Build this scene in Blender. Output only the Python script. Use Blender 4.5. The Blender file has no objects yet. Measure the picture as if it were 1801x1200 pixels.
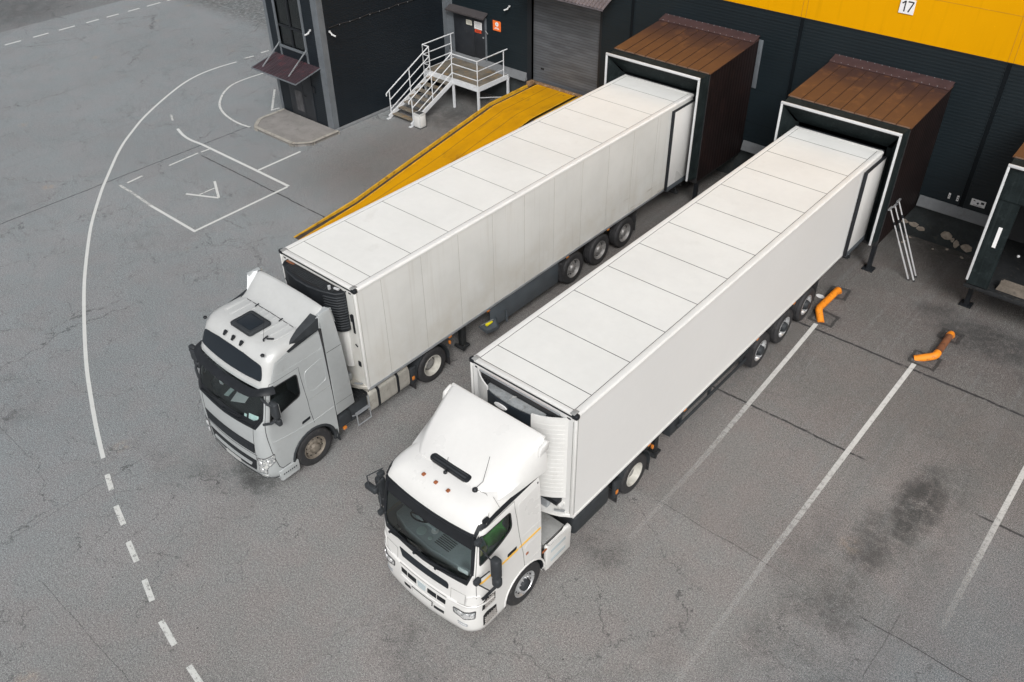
# Two refrigerated lorries docked at a warehouse, seen from above. All geometry is built in metres.
SKY_STRENGTH=.09;SUN_STRENGTH=1.5;EXPOSURE=.5
CAMPOS=(9.1886,-9.2415,14.6321);CAMANG=(0.667277,-0.014130,-0.719765)
import bpy, bmesh, math, random
from mathutils import Vector, Matrix
random.seed(7)
SC=bpy.context.scene; COL=SC.collection
PI=math.pi
rad=math.radians
# ------------------------------------------------------------------ materials
class NT:
    def __init__(s,name):
        s.m=bpy.data.materials.new(name); s.m.use_nodes=True; s.t=s.m.node_tree; s.t.nodes.clear()
        s.out=s.n('ShaderNodeOutputMaterial')
        s.pos=s.n('ShaderNodeNewGeometry').outputs['Position']
    def n(s,t,**k):
        x=s.t.nodes.new(t)
        for a,b in k.items(): setattr(x,a,b)
        return x
    def put(s,sock,v):
        if v is None: return
        if isinstance(v,bpy.types.NodeSocket): s.t.links.new(v,sock)
        else:
            if sock.type=='RGBA' and not hasattr(v,'__len__'): v=(v,v,v,1)
            if sock.type=='RGBA' and len(v)==3: v=(*v,1)
            sock.default_value=v
    def mth(s,op,a,b=None,c=None,clamp=False):
        x=s.n('ShaderNodeMath',operation=op,use_clamp=clamp)
        s.put(x.inputs[0],a);s.put(x.inputs[1],b);s.put(x.inputs[2],c)
        return x.outputs[0]
    def noise(s,scale,detail=4,rough=.55,vec=None,dist=0,out='Fac'):
        x=s.n('ShaderNodeTexNoise'); s.put(x.inputs['Vector'],vec if vec is not None else s.pos)
        x.inputs['Scale'].default_value=scale;x.inputs['Detail'].default_value=detail;x.inputs['Roughness'].default_value=rough;x.inputs['Distortion'].default_value=dist
        return x.outputs[out]
    def vor(s,scale,feature='DISTANCE_TO_EDGE',vec=None,out=0):
        x=s.n('ShaderNodeTexVoronoi',feature=feature); s.put(x.inputs['Vector'],vec if vec is not None else s.pos)
        x.inputs['Scale'].default_value=scale
        return x.outputs[out]
    def smooth(s,v,a,b,lo=0.,hi=1.):
        x=s.n('ShaderNodeMapRange',interpolation_type='SMOOTHSTEP')
        s.put(x.inputs[0],v);x.inputs[1].default_value=a;x.inputs[2].default_value=b;x.inputs[3].default_value=lo;x.inputs[4].default_value=hi
        return x.outputs[0]
    def mix(s,f,a,b,mode='MIX'):
        x=s.n('ShaderNodeMix',data_type='RGBA',blend_type=mode)
        s.put(x.inputs[0],f);s.put(x.inputs[6],a);s.put(x.inputs[7],b)
        return x.outputs[2]
    def scale(s,v,sc,off=(0,0,0)):
        x=s.n('ShaderNodeMapping');s.put(x.inputs[0],v);x.inputs[3].default_value=sc;x.inputs[1].default_value=off
        return x.outputs[0]
    def sep(s,v=None):
        x=s.n('ShaderNodeSeparateXYZ');s.put(x.inputs[0],v if v is not None else s.pos);return x.outputs
    def comb(s,x_,y_,z_):
        x=s.n('ShaderNodeCombineXYZ');s.put(x.inputs[0],x_);s.put(x.inputs[1],y_);s.put(x.inputs[2],z_);return x.outputs[0]
    def bump(s,h,strength=.3,dist=.01):
        x=s.n('ShaderNodeBump');s.put(x.inputs['Height'],h);x.inputs['Strength'].default_value=strength;x.inputs['Distance'].default_value=dist
        return x.outputs[0]
    def bsdf(s,col,rough=.5,metal=0.,normal=None,coat=0.,spec=None,alpha=None,emis=None):
        x=s.n('ShaderNodeBsdfPrincipled')
        s.put(x.inputs['Base Color'],col);s.put(x.inputs['Roughness'],rough);s.put(x.inputs['Metallic'],metal)
        if normal is not None:s.put(x.inputs['Normal'],normal)
        if coat: x.inputs['Coat Weight'].default_value=coat;x.inputs['Coat Roughness'].default_value=.08
        if spec is not None:x.inputs['Specular IOR Level'].default_value=spec
        if alpha is not None:s.put(x.inputs['Alpha'],alpha)
        return x.outputs[0]
    def done(s,sh):
        s.t.links.new(sh,s.out.inputs[0]);return s.m
def mul(c,k): return tuple(a*k for a in c)
def simple(name,col,rough=.5,metal=0.,var=.12,sc=2.5,dirt=None,dirtamt=0.,bump=0.,bs=60,coat=0.,spec=None,streak=0.,rvar=.1):
    """colour with cloudy variation, fine grain, optional grime breaking through, optional vertical streaks"""
    t=NT(name)
    n1=t.noise(sc,5); n2=t.noise(sc*9,3)
    f=t.mth('ADD',t.mth('MULTIPLY',n1,.7),t.mth('MULTIPLY',n2,.3))
    c=t.mix(t.smooth(f,.3,.7),mul(col,1-var),tuple(min(1,a*(1+var)) for a in col))
    if streak:
        v=t.scale(t.pos,(14,14,.5)); s_=t.noise(1.0,4,vec=v)
        c=t.mix(t.mth('MULTIPLY',t.smooth(s_,.5,.72),streak),c,dirt or mul(col,.5))
    if dirt is not None and dirtamt:
        d=t.smooth(t.noise(sc*1.7,8,.65,dist=.4),.62-dirtamt*.25,.72-dirtamt*.1)
        c=t.mix(t.mth('MULTIPLY',d,min(1,dirtamt*1.6)),c,dirt)
    nb=None
    if bump: nb=t.bump(t.noise(bs,3),bump,.01)
    r=t.mth('ADD',t.mth('MULTIPLY',t.mth('SUBTRACT',n1,.5),rvar*2),rough,clamp=True)
    return t.done(t.bsdf(c,r,metal,nb,coat,spec))
MAT={}
def M(k,*a,**kw):
    if k not in MAT: MAT[k]=simple(k,*a,**kw)
    return MAT[k]
M('silver paint',(.46,.485,.49),.32,.25,var=.05,sc=1.2,dirt=(.22,.2,.18),dirtamt=.08,coat=.3)
M('sky lit silver paint',(.49,.50,.495),.38,.1,var=.05,sc=1.2,dirt=(.35,.33,.3),dirtamt=.1)  # lighter copy of the cab silver, sky light on upper faces painted in
M('white paint',(.665,.663,.648),.3,0,var=.03,sc=1.0,coat=.4)
M('white plastic',(.64,.64,.625),.5,0,var=.05,sc=3,dirt=(.35,.32,.28),dirtamt=.12)
M('trailer roof white',(.70,.705,.685),.5,0,var=.04,sc=.6,dirt=(.45,.44,.40),dirtamt=.10)
M('trailer rail white',(.68,.68,.665),.42,0,var=.04,sc=1.5,dirt=(.45,.44,.40),dirtamt=.08)
M('clean side white',(.69,.69,.68),.42,0,var=.015,sc=.6)
M('grey plate',(.30,.305,.30),.5,.2,var=.15,dirt=(.12,.1,.08),dirtamt=.25)
M('black plastic',(.013,.015,.018),.5,0,var=.25,sc=5,dirt=(.06,.057,.05),dirtamt=.14,spec=.3)
M('dark panel',(.014,.019,.025),.4,0,var=.1,spec=.3)
M('grey black plastic',(.030,.034,.038),.6,0,var=.2,sc=6,dirt=(.09,.085,.08),dirtamt=.15,spec=.3)
M('seam black',(.02,.02,.022),.7)
M('seam grey',(.20,.20,.19),.7)
M('rubber',(.022,.022,.024),.75,0,var=.25,sc=7,dirt=(.085,.08,.072),dirtamt=.3)
M('chassis',(.018,.020,.022),.6,.2,var=.3,sc=6,dirt=(.10,.09,.075),dirtamt=.3)
M('skirt grey',(.075,.088,.10),.45,.1,var=.15,dirt=(.13,.12,.11),dirtamt=.2)
M('aluminium tank',(.50,.485,.44),.38,.45,var=.1,dirt=(.25,.22,.18),dirtamt=.3,streak=.25)
M('chrome',(.78,.79,.80),.3,.55,var=.05)
M('galvanised',(.36,.38,.40),.45,.5,var=.15,dirt=(.16,.15,.14),dirtamt=.2)
M('rim dusty',(.20,.175,.145),.6,.3,var=.25,sc=12,dirt=(.09,.08,.07),dirtamt=.3)
M('rim grey',(.27,.265,.26),.5,.4,var=.25,sc=12,dirt=(.10,.09,.08),dirtamt=.3)
M('rim white',(.46,.45,.41),.5,0,var=.12,sc=10,dirt=(.25,.21,.16),dirtamt=.25)
M('rim silver',(.60,.61,.62),.3,.7,var=.1,sc=10)
M('dark hole',(.008,.008,.009),.9)
M('amber lens',(.50,.17,.03),.25,0,var=.15)
M('amber dark',(.30,.10,.04),.3,0,var=.2)
M('interior dark',(.035,.037,.04),.8,0,var=.2)
M('interior grey',(.40,.455,.475),.7,0,var=.12)
M('seat fabric',(.06,.065,.075),.9,0,var=.2,sc=12)
M('paper',(.78,.80,.80),.8,0,var=.03)
M('sticker pale',(.62,.74,.72),.6)
M('hivis green',(.14,.62,.12),.75,0,var=.2,sc=8)
M('hivis yellow',(.72,.78,.12),.7)
M('skin cloth beige',(.55,.48,.30),.8)
M('unit grey',(.24,.255,.26),.6,.1,var=.25,sc=6,dirt=(.1,.09,.08),dirtamt=.3)
M('orange paint',(.78,.24,.01),.6,0,var=.12,sc=5,dirt=(.22,.09,.03),dirtamt=.38,bump=.15,bs=25)
M('rust',(.16,.06,.025),.8,0,var=.35,sc=9,dirt=(.45,.15,.02),dirtamt=.2,bump=.2)
M('rail paint',(.60,.62,.64),.42,0,var=.06,sc=4,dirt=(.30,.22,.15),dirtamt=.15)
M('tread plate',(.15,.135,.11),.7,.1,var=.4,sc=2,dirt=(.27,.18,.09),dirtamt=.5)
M('bin grey',(.50,.51,.50),.6,0,var=.12,sc=6,dirt=(.2,.19,.17),dirtamt=.35)
M('frame white',(.56,.57,.58),.45,0,var=.05,dirt=(.3,.3,.3),dirtamt=.15)
M('curtain',(.013,.018,.019),.65,0,var=.3,sc=2.5,dirt=(.035,.045,.045),dirtamt=.3,streak=.3,spec=.08)
M('concrete kerb',(.33,.315,.28),.85,0,var=.2,sc=4,dirt=(.12,.11,.1),dirtamt=.35,bump=.3)
M('rubble',(.34,.29,.24),.9,0,var=.3,sc=9,bump=.4)
M('trim grey',(.125,.14,.155),.5,.1,var=.12,sc=3,dirt=(.07,.07,.07),dirtamt=.2)
M('ledge grey',(.17,.18,.19),.55,0,var=.12,sc=3,dirt=(.09,.08,.08),dirtamt=.2)
M('sign orange',(.85,.17,.03),.5,0,var=.04)
M('sign white',(.80,.80,.80),.5,0,var=.03)
M('sign red',(.65,.08,.03),.5)
M('ink',(.02,.02,.03),.6)
M('ink grey',(.30,.30,.32),.6)
M('strap orange',(.85,.50,.08),.4,0,var=.05)
M('camera white',(.50,.51,.52),.4)
M('grass dark',(.06,.07,.04),.9)
def glass(name,tint,dark):
    t=NT(name)
    tr=t.n('ShaderNodeBsdfTransparent');tr.inputs[0].default_value=(*tint,1)
    gl=t.n('ShaderNodeBsdfGlossy');gl.inputs['Roughness'].default_value=.03;gl.inputs[0].default_value=(.9,.95,.95,1)
    fr=t.n('ShaderNodeFresnel');fr.inputs[0].default_value=1.5
    mx=t.n('ShaderNodeMixShader');t.t.links.new(t.mth('ADD',t.mth('MULTIPLY',fr.outputs[0],1.1),dark,clamp=True),mx.inputs[0])
    t.t.links.new(tr.outputs[0],mx.inputs[1]);t.t.links.new(gl.outputs[0],mx.inputs[2])
    return t.done(mx.outputs[0])
MAT['windscreen glass']=glass('windscreen glass',(.86,.93,.93),.012)
MAT['door glass']=glass('door glass',(.72,.80,.77),.02)
MAT['window glass']=glass('window glass',(.10,.13,.15),.04)
def lens():
    t=NT('lamp lens')
    v=t.vor(26,'F1'); n=t.noise(16,2)
    c=t.mix(t.smooth(v,.1,.5),(.85,.86,.86),(.32,.34,.35));c=t.mix(t.smooth(n,.5,.6),c,(.75,.76,.74))
    return t.done(t.bsdf(c,.12,.35,t.bump(v,.4,.01),coat=1))
MAT['lamp lens']=lens()
def dirty_side():
    """refrigerated trailer side, grubby towards the bottom and scraped near the rear"""
    t=NT('grubby side white')
    x,y,z=t.sep()
    c=t.mix(t.smooth(t.noise(.8,5),.35,.7),(.64,.645,.625),(.585,.59,.57))
    low=t.smooth(z,3.4,1.15)
    g=t.mth('MULTIPLY',low,t.smooth(t.noise(1.3,7,.6),.25,.75))
    c=t.mix(t.mth('MULTIPLY',g,.75),c,(.50,.475,.42))
    st=t.noise(1.,5,vec=t.scale(t.pos,(3,9,.35)))
    c=t.mix(t.mth('MULTIPLY',t.smooth(st,.55,.75),.22),c,(.38,.35,.30))
    sc=t.noise(1.,6,.6,vec=t.scale(t.pos,(1,.9,11)))
    m=t.mth('MULTIPLY',t.smooth(sc,.60,.68),t.mth('MULTIPLY',t.smooth(z,2.1,1.5),t.smooth(y,6.5,9.)))
    c=t.mix(t.mth('MULTIPLY',m,.6),c,(.25,.2,.16))
    sp=t.smooth(t.noise(7,6,.7),.70,.74)
    c=t.mix(t.mth('MULTIPLY',sp,t.mth('MULTIPLY',t.smooth(z,1.7,1.2),.7)),c,(.14,.10,.07))
    return t.done(t.bsdf(c,.48,0))
MAT['grubby side']=dirty_side()
def wall_mat(name,col,rib,zs=True,var=.1,bmp=.22,jl=.6):
    t=NT(name);x,y,z=t.sep()
    c=t.mix(t.smooth(t.noise(.35,6),.3,.7),mul(col,1-var),mul(col,1+var))
    c=t.mix(t.mth('MULTIPLY',t.smooth(t.noise(1,5,vec=t.scale(t.pos,(5,5,.3))),.5,.75),.25),c,mul(col,.6))
    c=t.mix(t.smooth(t.noise(22,3),.70,.78),c,mul(col,2.0))
    w=t.mth('SINE',t.mth('MULTIPLY',z,2*PI/rib))
    # joint lines of the sandwich panels every 1.15 m
    fr=t.mth('FRACT',t.mth('DIVIDE',t.mth('ADD',z,.15),1.15))
    ln=t.mth('MULTIPLY',t.mth('GREATER_THAN',fr,.985),1.)
    c=t.mix(t.mth('MULTIPLY',ln,jl),c,mul(col,.45))
    return t.done(t.bsdf(c,.5,.0,t.bump(t.mth('ADD',w,t.mth('MULTIPLY',t.noise(40,2),.6)),bmp,.006),spec=.4 if jl else .08))
MAT['wall dark']=wall_mat('wall dark',(.0065,.0125,.0165),.10)
MAT['wall yellow']=wall_mat('wall yellow',(.70,.325,.000),.10,var=.03,bmp=.03,jl=0.)
MAT['tower dark']=wall_mat('tower dark',(.0055,.0095,.014),.08)
M('plinth dark',(.026,.032,.034),.75,0,var=.35,sc=2.2,dirt=(.07,.07,.06),dirtamt=.3,bump=.3)
M('door dark',(.018,.021,.026),.5,0,var=.2,dirt=(.09,.09,.09),dirtamt=.12)
def tin(name,col,axis,pitch,dirt,amt,rough=.45,bmp=.3):
    t=NT(name);s=t.sep()
    w=t.mth('SINE',t.mth('MULTIPLY',s[axis],2*PI/pitch))
    c=t.mix(t.smooth(t.noise(1.2,6),.35,.65),mul(col,.8),mul(col,1.15))
    c=t.mix(t.mth('MULTIPLY',t.smooth(t.noise(2.5,7,.65),.50,.68),amt),c,dirt)
    sp=t.smooth(t.noise(16,4,.7),.72,.75)
    c=t.mix(t.mth('MULTIPLY',sp,.5),c,(.30,.20,.15))
    return t.done(t.bsdf(c,rough,0,t.bump(w,bmp,.008),spec=.25))
MAT['brown side']=tin('brown side',(.009,.005,.005),1,.18,(.020,.010,.009),.5,.6)
MAT['maroon tin']=tin('maroon tin',(.045,.030,.036),0,.15,(.10,.035,.04),.7,.5,.0)
MAT['grey tin']=tin('grey tin',(.13,.115,.125),0,.15,(.07,.06,.06),.5,.5,.0)
def brown_roof():
    t=NT('brown roof');x,y,z=t.sep()
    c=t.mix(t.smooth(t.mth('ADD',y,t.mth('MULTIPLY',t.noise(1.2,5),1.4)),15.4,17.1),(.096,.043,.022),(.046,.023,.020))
    c=t.mix(t.mth('MULTIPLY',t.smooth(t.noise(3,7,.65),.5,.7),.4),c,(.20,.09,.035))
    c=t.mix(t.mth('MULTIPLY',t.smooth(t.noise(15,4,.7),.70,.74),.5),c,(.30,.2,.13))
    st=t.noise(1.,4,vec=t.scale(t.pos,(9,.5,1)))
    c=t.mix(t.mth('MULTIPLY',t.smooth(st,.5,.7),.25),c,(.05,.025,.018))
    return t.done(t.bsdf(c,.5,0))
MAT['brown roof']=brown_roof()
def roller():
    t=NT('roller slats');x,y,z=t.sep()
    c=t.mix(t.smooth(t.noise(.9,6,vec=t.scale(t.pos,(1,1,5))),.3,.7),(.085,.092,.102),(.13,.14,.155))
    fr=t.mth('FRACT',t.mth('DIVIDE',z,.105))
    c=t.mix(t.mth('MULTIPLY',t.mth('LESS_THAN',fr,.14),.55),c,(.02,.02,.024))
    return t.done(t.bsdf(c,.5,.2,t.bump(t.mth('ABSOLUTE',t.mth('SUBTRACT',fr,.5)),.5,.01)))
MAT['roller slats']=roller()
def ramp_mat():
    t=NT('ramp yellow');x,y,z=t.sep()
    c=t.mix(t.smooth(t.noise(.9,7,.6),.35,.7),(.56,.275,.002),(.47,.225,.003))
    c=t.mix(t.mth('MULTIPLY',t.smooth(t.noise(1.,5,vec=t.scale(t.pos,(3,.3,1))),.45,.72),.35),c,(.34,.17,.01))
    d=t.smooth(t.noise(2.2,8,.7),.56,.66)
    c=t.mix(t.mth('MULTIPLY',d,t.mth('ADD',t.smooth(y,15.2,16.6,0.,.85),.18)),c,(.13,.075,.02))
    # long weld lines
    for xx in (-11.55,-10.9):
        l=t.mth('LESS_THAN',t.mth('ABSOLUTE',t.mth('SUBTRACT',t.mth('ADD',x,t.mth('MULTIPLY',t.noise(.5,2),.1)),xx)),.018)
        c=t.mix(t.mth('MULTIPLY',l,.6),c,(.14,.08,.02))
    sc=t.smooth(t.noise(1.,6,.7,vec=t.scale(t.pos,(3.,.8,1))),.60,.66);c=t.mix(t.mth('MULTIPLY',sc,.3),c,(.14,.085,.03))
    return t.done(t.bsdf(c,.65,0,t.bump(t.noise(35,3),.25,.01),spec=.12))
MAT['ramp yellow']=ramp_mat()
M('ramp edge yellow',(.62,.34,.02),.5,0,var=.2,sc=3,dirt=(.16,.08,.03),dirtamt=.4)
M('ramp gutter',(.045,.035,.028),.8,0,var=.3,sc=4,dirt=(.12,.07,.02),dirtamt=.2)
def paint(name,wear,col=(.60,.615,.60),fade=None):
    """road paint worn through to the asphalt"""
    t=NT(name);x,y,z=t.sep()
    n=t.mth('ADD',t.mth('MULTIPLY',t.noise(9,8,.7),.6),t.mth('MULTIPLY',t.noise(60,3,.6),.4))
    th=wear
    if fade: th=t.mth('ADD',t.smooth({'x':x,'y':y}[fade[0]],fade[1],fade[2],0.,fade[3]),wear)
    wd=.14 if fade else .035
    a=t.mth('SUBTRACT',1.,t.smooth(t.mth('SUBTRACT',th,n),-wd,wd))
    if fade: a=t.mth('MULTIPLY',a,t.smooth({'x':x,'y':y}[fade[0]],fade[1],fade[2],.95,.20))
    c=t.mix(t.noise(3,5),mul(col,.86),col)
    return t.done(t.bsdf(c,.75,0,alpha=a))
MAT['paint good']=paint('paint good',.385)
MAT['paint worn']=paint('paint worn',.43,(.60,.61,.59))
MAT['paint scrap']=paint('paint scrap',.475,(.55,.56,.54))
MAT['paint bay one']=paint('paint bay one',.36,(.62,.62,.60),('y',9.,2.5,.12))
MAT['paint bay two']=paint('paint bay two',.37,(.62,.62,.60),('y',8.,0.,.12))
MAT['paint bay three']=paint('paint bay three',.38,(.60,.60,.58),('y',8.,3.,.12))
def tar():
    t=NT('tar');n=t.mth('ADD',t.mth('MULTIPLY',t.noise(12,8,.7),.7),t.mth('MULTIPLY',t.noise(50,3),.3))
    return t.done(t.bsdf(t.mix(t.noise(5,4),(.03,.03,.032),(.06,.058,.055)),.7,0,alpha=t.smooth(n,.38,.47)))
MAT['tar']=tar()
STAINS=[(7.55,5.9,.50,1.5,.66),(7.25,4.5,.55,1.3,.55),(7.9,6.9,.5,1.3,.42),(7.2,2.8,.7,1.8,.42),(6.9,1.2,.8,1.4,.38),(6.3,3.4,.5,1.6,.32),(8.1,5.2,.4,1.6,.34),(2.74,12.5,.45,.4,.5),(3.0,11.1,.5,.4,.5),(5.97,12.5,.45,.4,.5),(5.8,11.1,.5,.4,.5),(2.9,9.2,.5,1.4,.3),(5.2,-1.,.5,1.4,.3),(7.0,9.0,.4,1.2,.2),(4.5,8.6,.3,1.3,.18),(7.2,2.2,.9,.6,.5),(6.4,3.2,.6,.8,.3),(7.8,1.0,.8,.8,.35),
 (-4.9,-3.4,.9,.4,.40),(-5.9,-3.9,.8,.5,.33),(-6.9,-3.8,.8,.6,.3),(-4.3,-2.9,.7,.35,.6),(3.0,.6,.6,.5,.45),(4.4,1.0,.5,.5,.25),(3.6,-3.6,.5,.5,.45),(2.4,-4.4,.6,.8,.4),(1.4,-3.6,.9,.6,.4),
 (6.9,13.0,1.6,.8,.6),(5.4,13.4,.7,.6,.55),(8.6,12.3,1.0,1.0,.4),(-2.2,13.5,.8,3.,.5),(-14.4,14.5,1.6,1.3,.55),(-13.2,12.2,.8,1.,.3),(-1.2,9.6,.5,3.,.3),
 (-43.,9.5,3.,3.,.5),(-2.3,-1.,.6,1.2,.25),(-15,1.,1.5,1.2,.25),(-22,-1.,2.5,1.4,.3),(.3,-6.5,1.3,.8,.35),(4.8,-2.4,1.0,1.3,.3),(-12,-5.5,2.5,1.2,.3),(-9.5,-8,2.,1.,.25)]
def ground_mat():
    t=NT('yard asphalt');x,y,z=t.sep()
    big=t.noise(.13,5,.6);mid=t.noise(.7,6,.6);fin=t.noise(5,5,.6)
    yp=t.mth('MAXIMUM',y,0.)
    w=t.mth('ADD',t.mth('ADD',x,t.mth('MULTIPLY',yp,.55)),t.mth('MULTIPLY',mid,2.5))
    warm=t.smooth(w,-9.,1.5)
    warm=t.mth('MULTIPLY',warm,t.smooth(t.mth('SUBTRACT',x,t.mth('MULTIPLY',y,.35)),9.2,5.8))
    c=t.mix(warm,(.212,.228,.239),(.217,.209,.203))
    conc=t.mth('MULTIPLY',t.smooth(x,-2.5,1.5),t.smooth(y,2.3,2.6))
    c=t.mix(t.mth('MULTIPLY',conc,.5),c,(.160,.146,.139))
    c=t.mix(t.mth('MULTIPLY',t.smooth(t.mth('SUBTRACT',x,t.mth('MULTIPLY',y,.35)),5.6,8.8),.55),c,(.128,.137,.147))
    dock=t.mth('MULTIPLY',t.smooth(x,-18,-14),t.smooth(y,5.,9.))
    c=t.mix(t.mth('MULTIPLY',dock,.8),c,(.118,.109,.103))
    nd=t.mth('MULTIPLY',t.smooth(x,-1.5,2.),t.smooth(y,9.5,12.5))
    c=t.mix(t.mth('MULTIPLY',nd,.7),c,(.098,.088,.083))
    far=t.smooth(t.mth('ADD',x,t.mth('MULTIPLY',fin,.15)),-39.35,-39.5)
    c=t.mix(far,c,(.145,.152,.158))
    c=t.mix(t.smooth(big,.3,.7),t.mix(1.,c,(.93,.93,.93),'MULTIPLY'),t.mix(1.,c,(1.06,1.06,1.06),'MULTIPLY'))
    c=t.mix(t.mth('MULTIPLY',t.smooth(mid,.45,.72),.20),c,(.17,.17,.17))
    c=t.mix(t.mth('MULTIPLY',t.smooth(t.noise(1.7,6,.65),.62,.75),.14),c,(.40,.39,.38))
    # wheel-track streaks on the through road and along the bays
    st=t.noise(1.,6,.65,vec=t.scale(t.pos,(5.,.10,1)))
    c=t.mix(t.mth('MULTIPLY',t.smooth(st,.5,.72),.22),c,(.21,.218,.228))
    c=t.mix(t.mth('MULTIPLY',t.smooth(fin,.50,.8),.3),c,(.20,.20,.20))
    hn=t.noise(.9,5,.65,out='Fac',dist=.3)
    c=t.mix(t.smooth(hn,.38,.62),t.mix(1.,c,(1.02,.99,.98),'MULTIPLY'),t.mix(1.,c,(.965,.99,.985),'MULTIPLY'))
    bs_=t.smooth(t.vor(.28,'F1',t.scale(t.pos,(1,1,0))),.09,.03);c=t.mix(t.mth('MULTIPLY',bs_,t.mth('MULTIPLY',.45,t.smooth(fin,.4,.6))),c,(.32,.25,.19))
    # aggregate
    g1=t.noise(34,3,.65);g2=t.noise(85,2,.6)
    c=t.mix(t.smooth(g1,.40,.60),t.mix(1.,c,(.74,.74,.74),'MULTIPLY'),t.mix(1.,c,(1.20,1.20,1.20),'MULTIPLY'))
    g4=t.noise(19,2,.7);c=t.mix(t.smooth(g4,.36,.64),t.mix(1.,c,(.88,.88,.88),'MULTIPLY'),t.mix(1.,c,(1.10,1.10,1.10),'MULTIPLY'))
    g3=t.noise(62,2,.7);c=t.mix(t.smooth(g3,.40,.60),t.mix(1.,c,(.70,.70,.70),'MULTIPLY'),t.mix(1.,c,(1.28,1.28,1.28),'MULTIPLY'))
    c=t.mix(t.smooth(g2,.61,.66,0.,.75),c,(.72,.71,.70))
    c=t.mix(t.smooth(g2,.39,.34,0.,.7),c,(.06,.06,.062))
    pit=t.smooth(t.vor(1.1,'F1',t.scale(t.pos,(1,1,0))),.030,.018);c=t.mix(t.mth('MULTIPLY',pit,.8),c,(.05,.05,.05))
    # crazing cracks in patches
    d1=t.noise(2.2,4,.6,out='Color')
    vv=t.n('ShaderNodeVectorMath',operation='MULTIPLY_ADD');t.put(vv.inputs[0],d1);vv.inputs[1].default_value=(.9,.9,0);t.put(vv.inputs[2],t.pos)
    dv=vv.outputs[0]
    flat=t.scale(dv,(1,1,0))
    dg=t.mth('SUBTRACT',1.,t.mth('MULTIPLY',t.mth('MAXIMUM',conc,dock),.6))
    for sc,wd,lo,hi,a,mn in ((.33,.0055,.45,.56,.62,.35),(.9,.009,.48,.59,.6,.5),(2.2,.015,.58,.65,.5,.8)):
        e=t.vor(sc,'DISTANCE_TO_EDGE',flat)
        m=t.mth('MULTIPLY',t.smooth(e,wd,wd*.25),t.smooth(t.noise(mn,3),lo,hi))
        m=t.mth('MULTIPLY',m,t.smooth(fin,.34,.50))
        c=t.mix(t.mth('MULTIPLY',t.mth('MULTIPLY',m,a),dg),c,(.05,.05,.052))
    # joints and long cracks: (axis of travel, constant, from, to, half width, strength)
    wob=t.mth('MULTIPLY',t.mth('SUBTRACT',t.noise(1.1,6,.65),.5),.14)
    wbf=t.mth('MULTIPLY',t.mth('SUBTRACT',t.noise(9,4,.65),.5),.04)
    wb=t.mth('ADD',wob,wbf)
    ragged=t.smooth(t.noise(3.5,6,.7),.30,.48)
    for ax,k,a,b,hw,s_ in (('x',10.50,-.6,12,.052,.95),('x',6.60,-.5,6.2,.042,.9),('x',6.59,8.5,14,.042,.85),('x',2.48,3.0,6.6,.012,.6),('x',2.52,7.6,14,.018,.8),
        ('x',5.78,-19.6,-11.8,.034,.9),('y',-20.25,-8,8.55,.030,.85),('x',8.45,-20.5,-19.9,.03,.9),('x',2.2,-9.,-1.,.010,.6),('x',4.3,-3.2,-.6,.018,.7),('y',-29.5,-3,9,.012,.4),('y',-33.5,0,15,.012,.5),('y',-24.2,-2,10,.010,.45),
        ('y',-6.8,-9,-3.9,.010,.55),('x',-5.9,-16,-9,.010,.5),('x',-7.4,-5.4,1,.010,.5),('y',8.3,-4,3.2,.012,.5)):
        p,q=(x,y) if ax=='x' else (y,x)
        l=t.smooth(t.mth('ABSOLUTE',t.mth('ADD',t.mth('SUBTRACT',q,k),wb)),hw,hw*.45)
        l=t.mth('MULTIPLY',l,t.mth('MULTIPLY',t.smooth(p,a,a+.25),t.smooth(p,b,b-.25)))
        l=t.mth('MULTIPLY',l,ragged)
        c=t.mix(t.mth('MULTIPLY',l,s_),c,(.028,.028,.030))
    tk=None
    for xc in (.25,2.35,-5.8,-3.7,6.3,8.4):
        l=t.smooth(t.mth('ABSOLUTE',t.mth('ADD',t.mth('SUBTRACT',x,xc),t.mth('MULTIPLY',t.mth('SUBTRACT',mid,.5),.5))),.34,.12)
        tk=l if tk is None else t.mth('MAXIMUM',tk,l)
    tk=t.mth('MULTIPLY',tk,t.mth('MULTIPLY',t.smooth(y,-7.,-1.),t.smooth(fin,.35,.6)))
    c=t.mix(t.mth('MULTIPLY',tk,.22),c,(.10,.098,.097))
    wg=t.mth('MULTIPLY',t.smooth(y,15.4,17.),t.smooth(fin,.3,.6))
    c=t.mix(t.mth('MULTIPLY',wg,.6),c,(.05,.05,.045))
    # oil and tyre stains
    sn=t.noise(1.6,8,.7);sn2=t.noise(6,6,.7);acc=None
    for (sx,sy,rx,ry,s_) in STAINS:
        dx=t.mth('DIVIDE',t.mth('SUBTRACT',x,sx),rx);dy=t.mth('DIVIDE',t.mth('SUBTRACT',y,sy),ry)
        d=t.mth('ADD',t.mth('MULTIPLY',dx,dx),t.mth('MULTIPLY',dy,dy))
        m=t.mth('MULTIPLY',t.smooth(d,2.6,.0),s_)
        acc=m if acc is None else t.mth('MAXIMUM',acc,m)
    gr=t.noise(28,4,.7)
    nz=t.mth('ADD',t.mth('MULTIPLY',sn,.42),t.mth('ADD',t.mth('MULTIPLY',sn2,.30),t.mth('MULTIPLY',gr,.28)))
    sm=t.mth('MULTIPLY',t.smooth(t.mth('ADD',nz,t.mth('MULTIPLY',acc,.30)),.53,.76),t.mth('MULTIPLY',acc,1.35,clamp=True))
    c=t.mix(t.mth('MULTIPLY',sm,.97),c,(.036,.038,.038))
    r=t.mth('SUBTRACT',.88,t.mth('MULTIPLY',sm,.3))
    h=t.mth('ADD',g1,t.mth('MULTIPLY',g2,.6))
    return t.done(t.bsdf(c,r,0,t.bump(h,.45,.012),spec=.35))
MAT['ground']=ground_mat()
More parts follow.
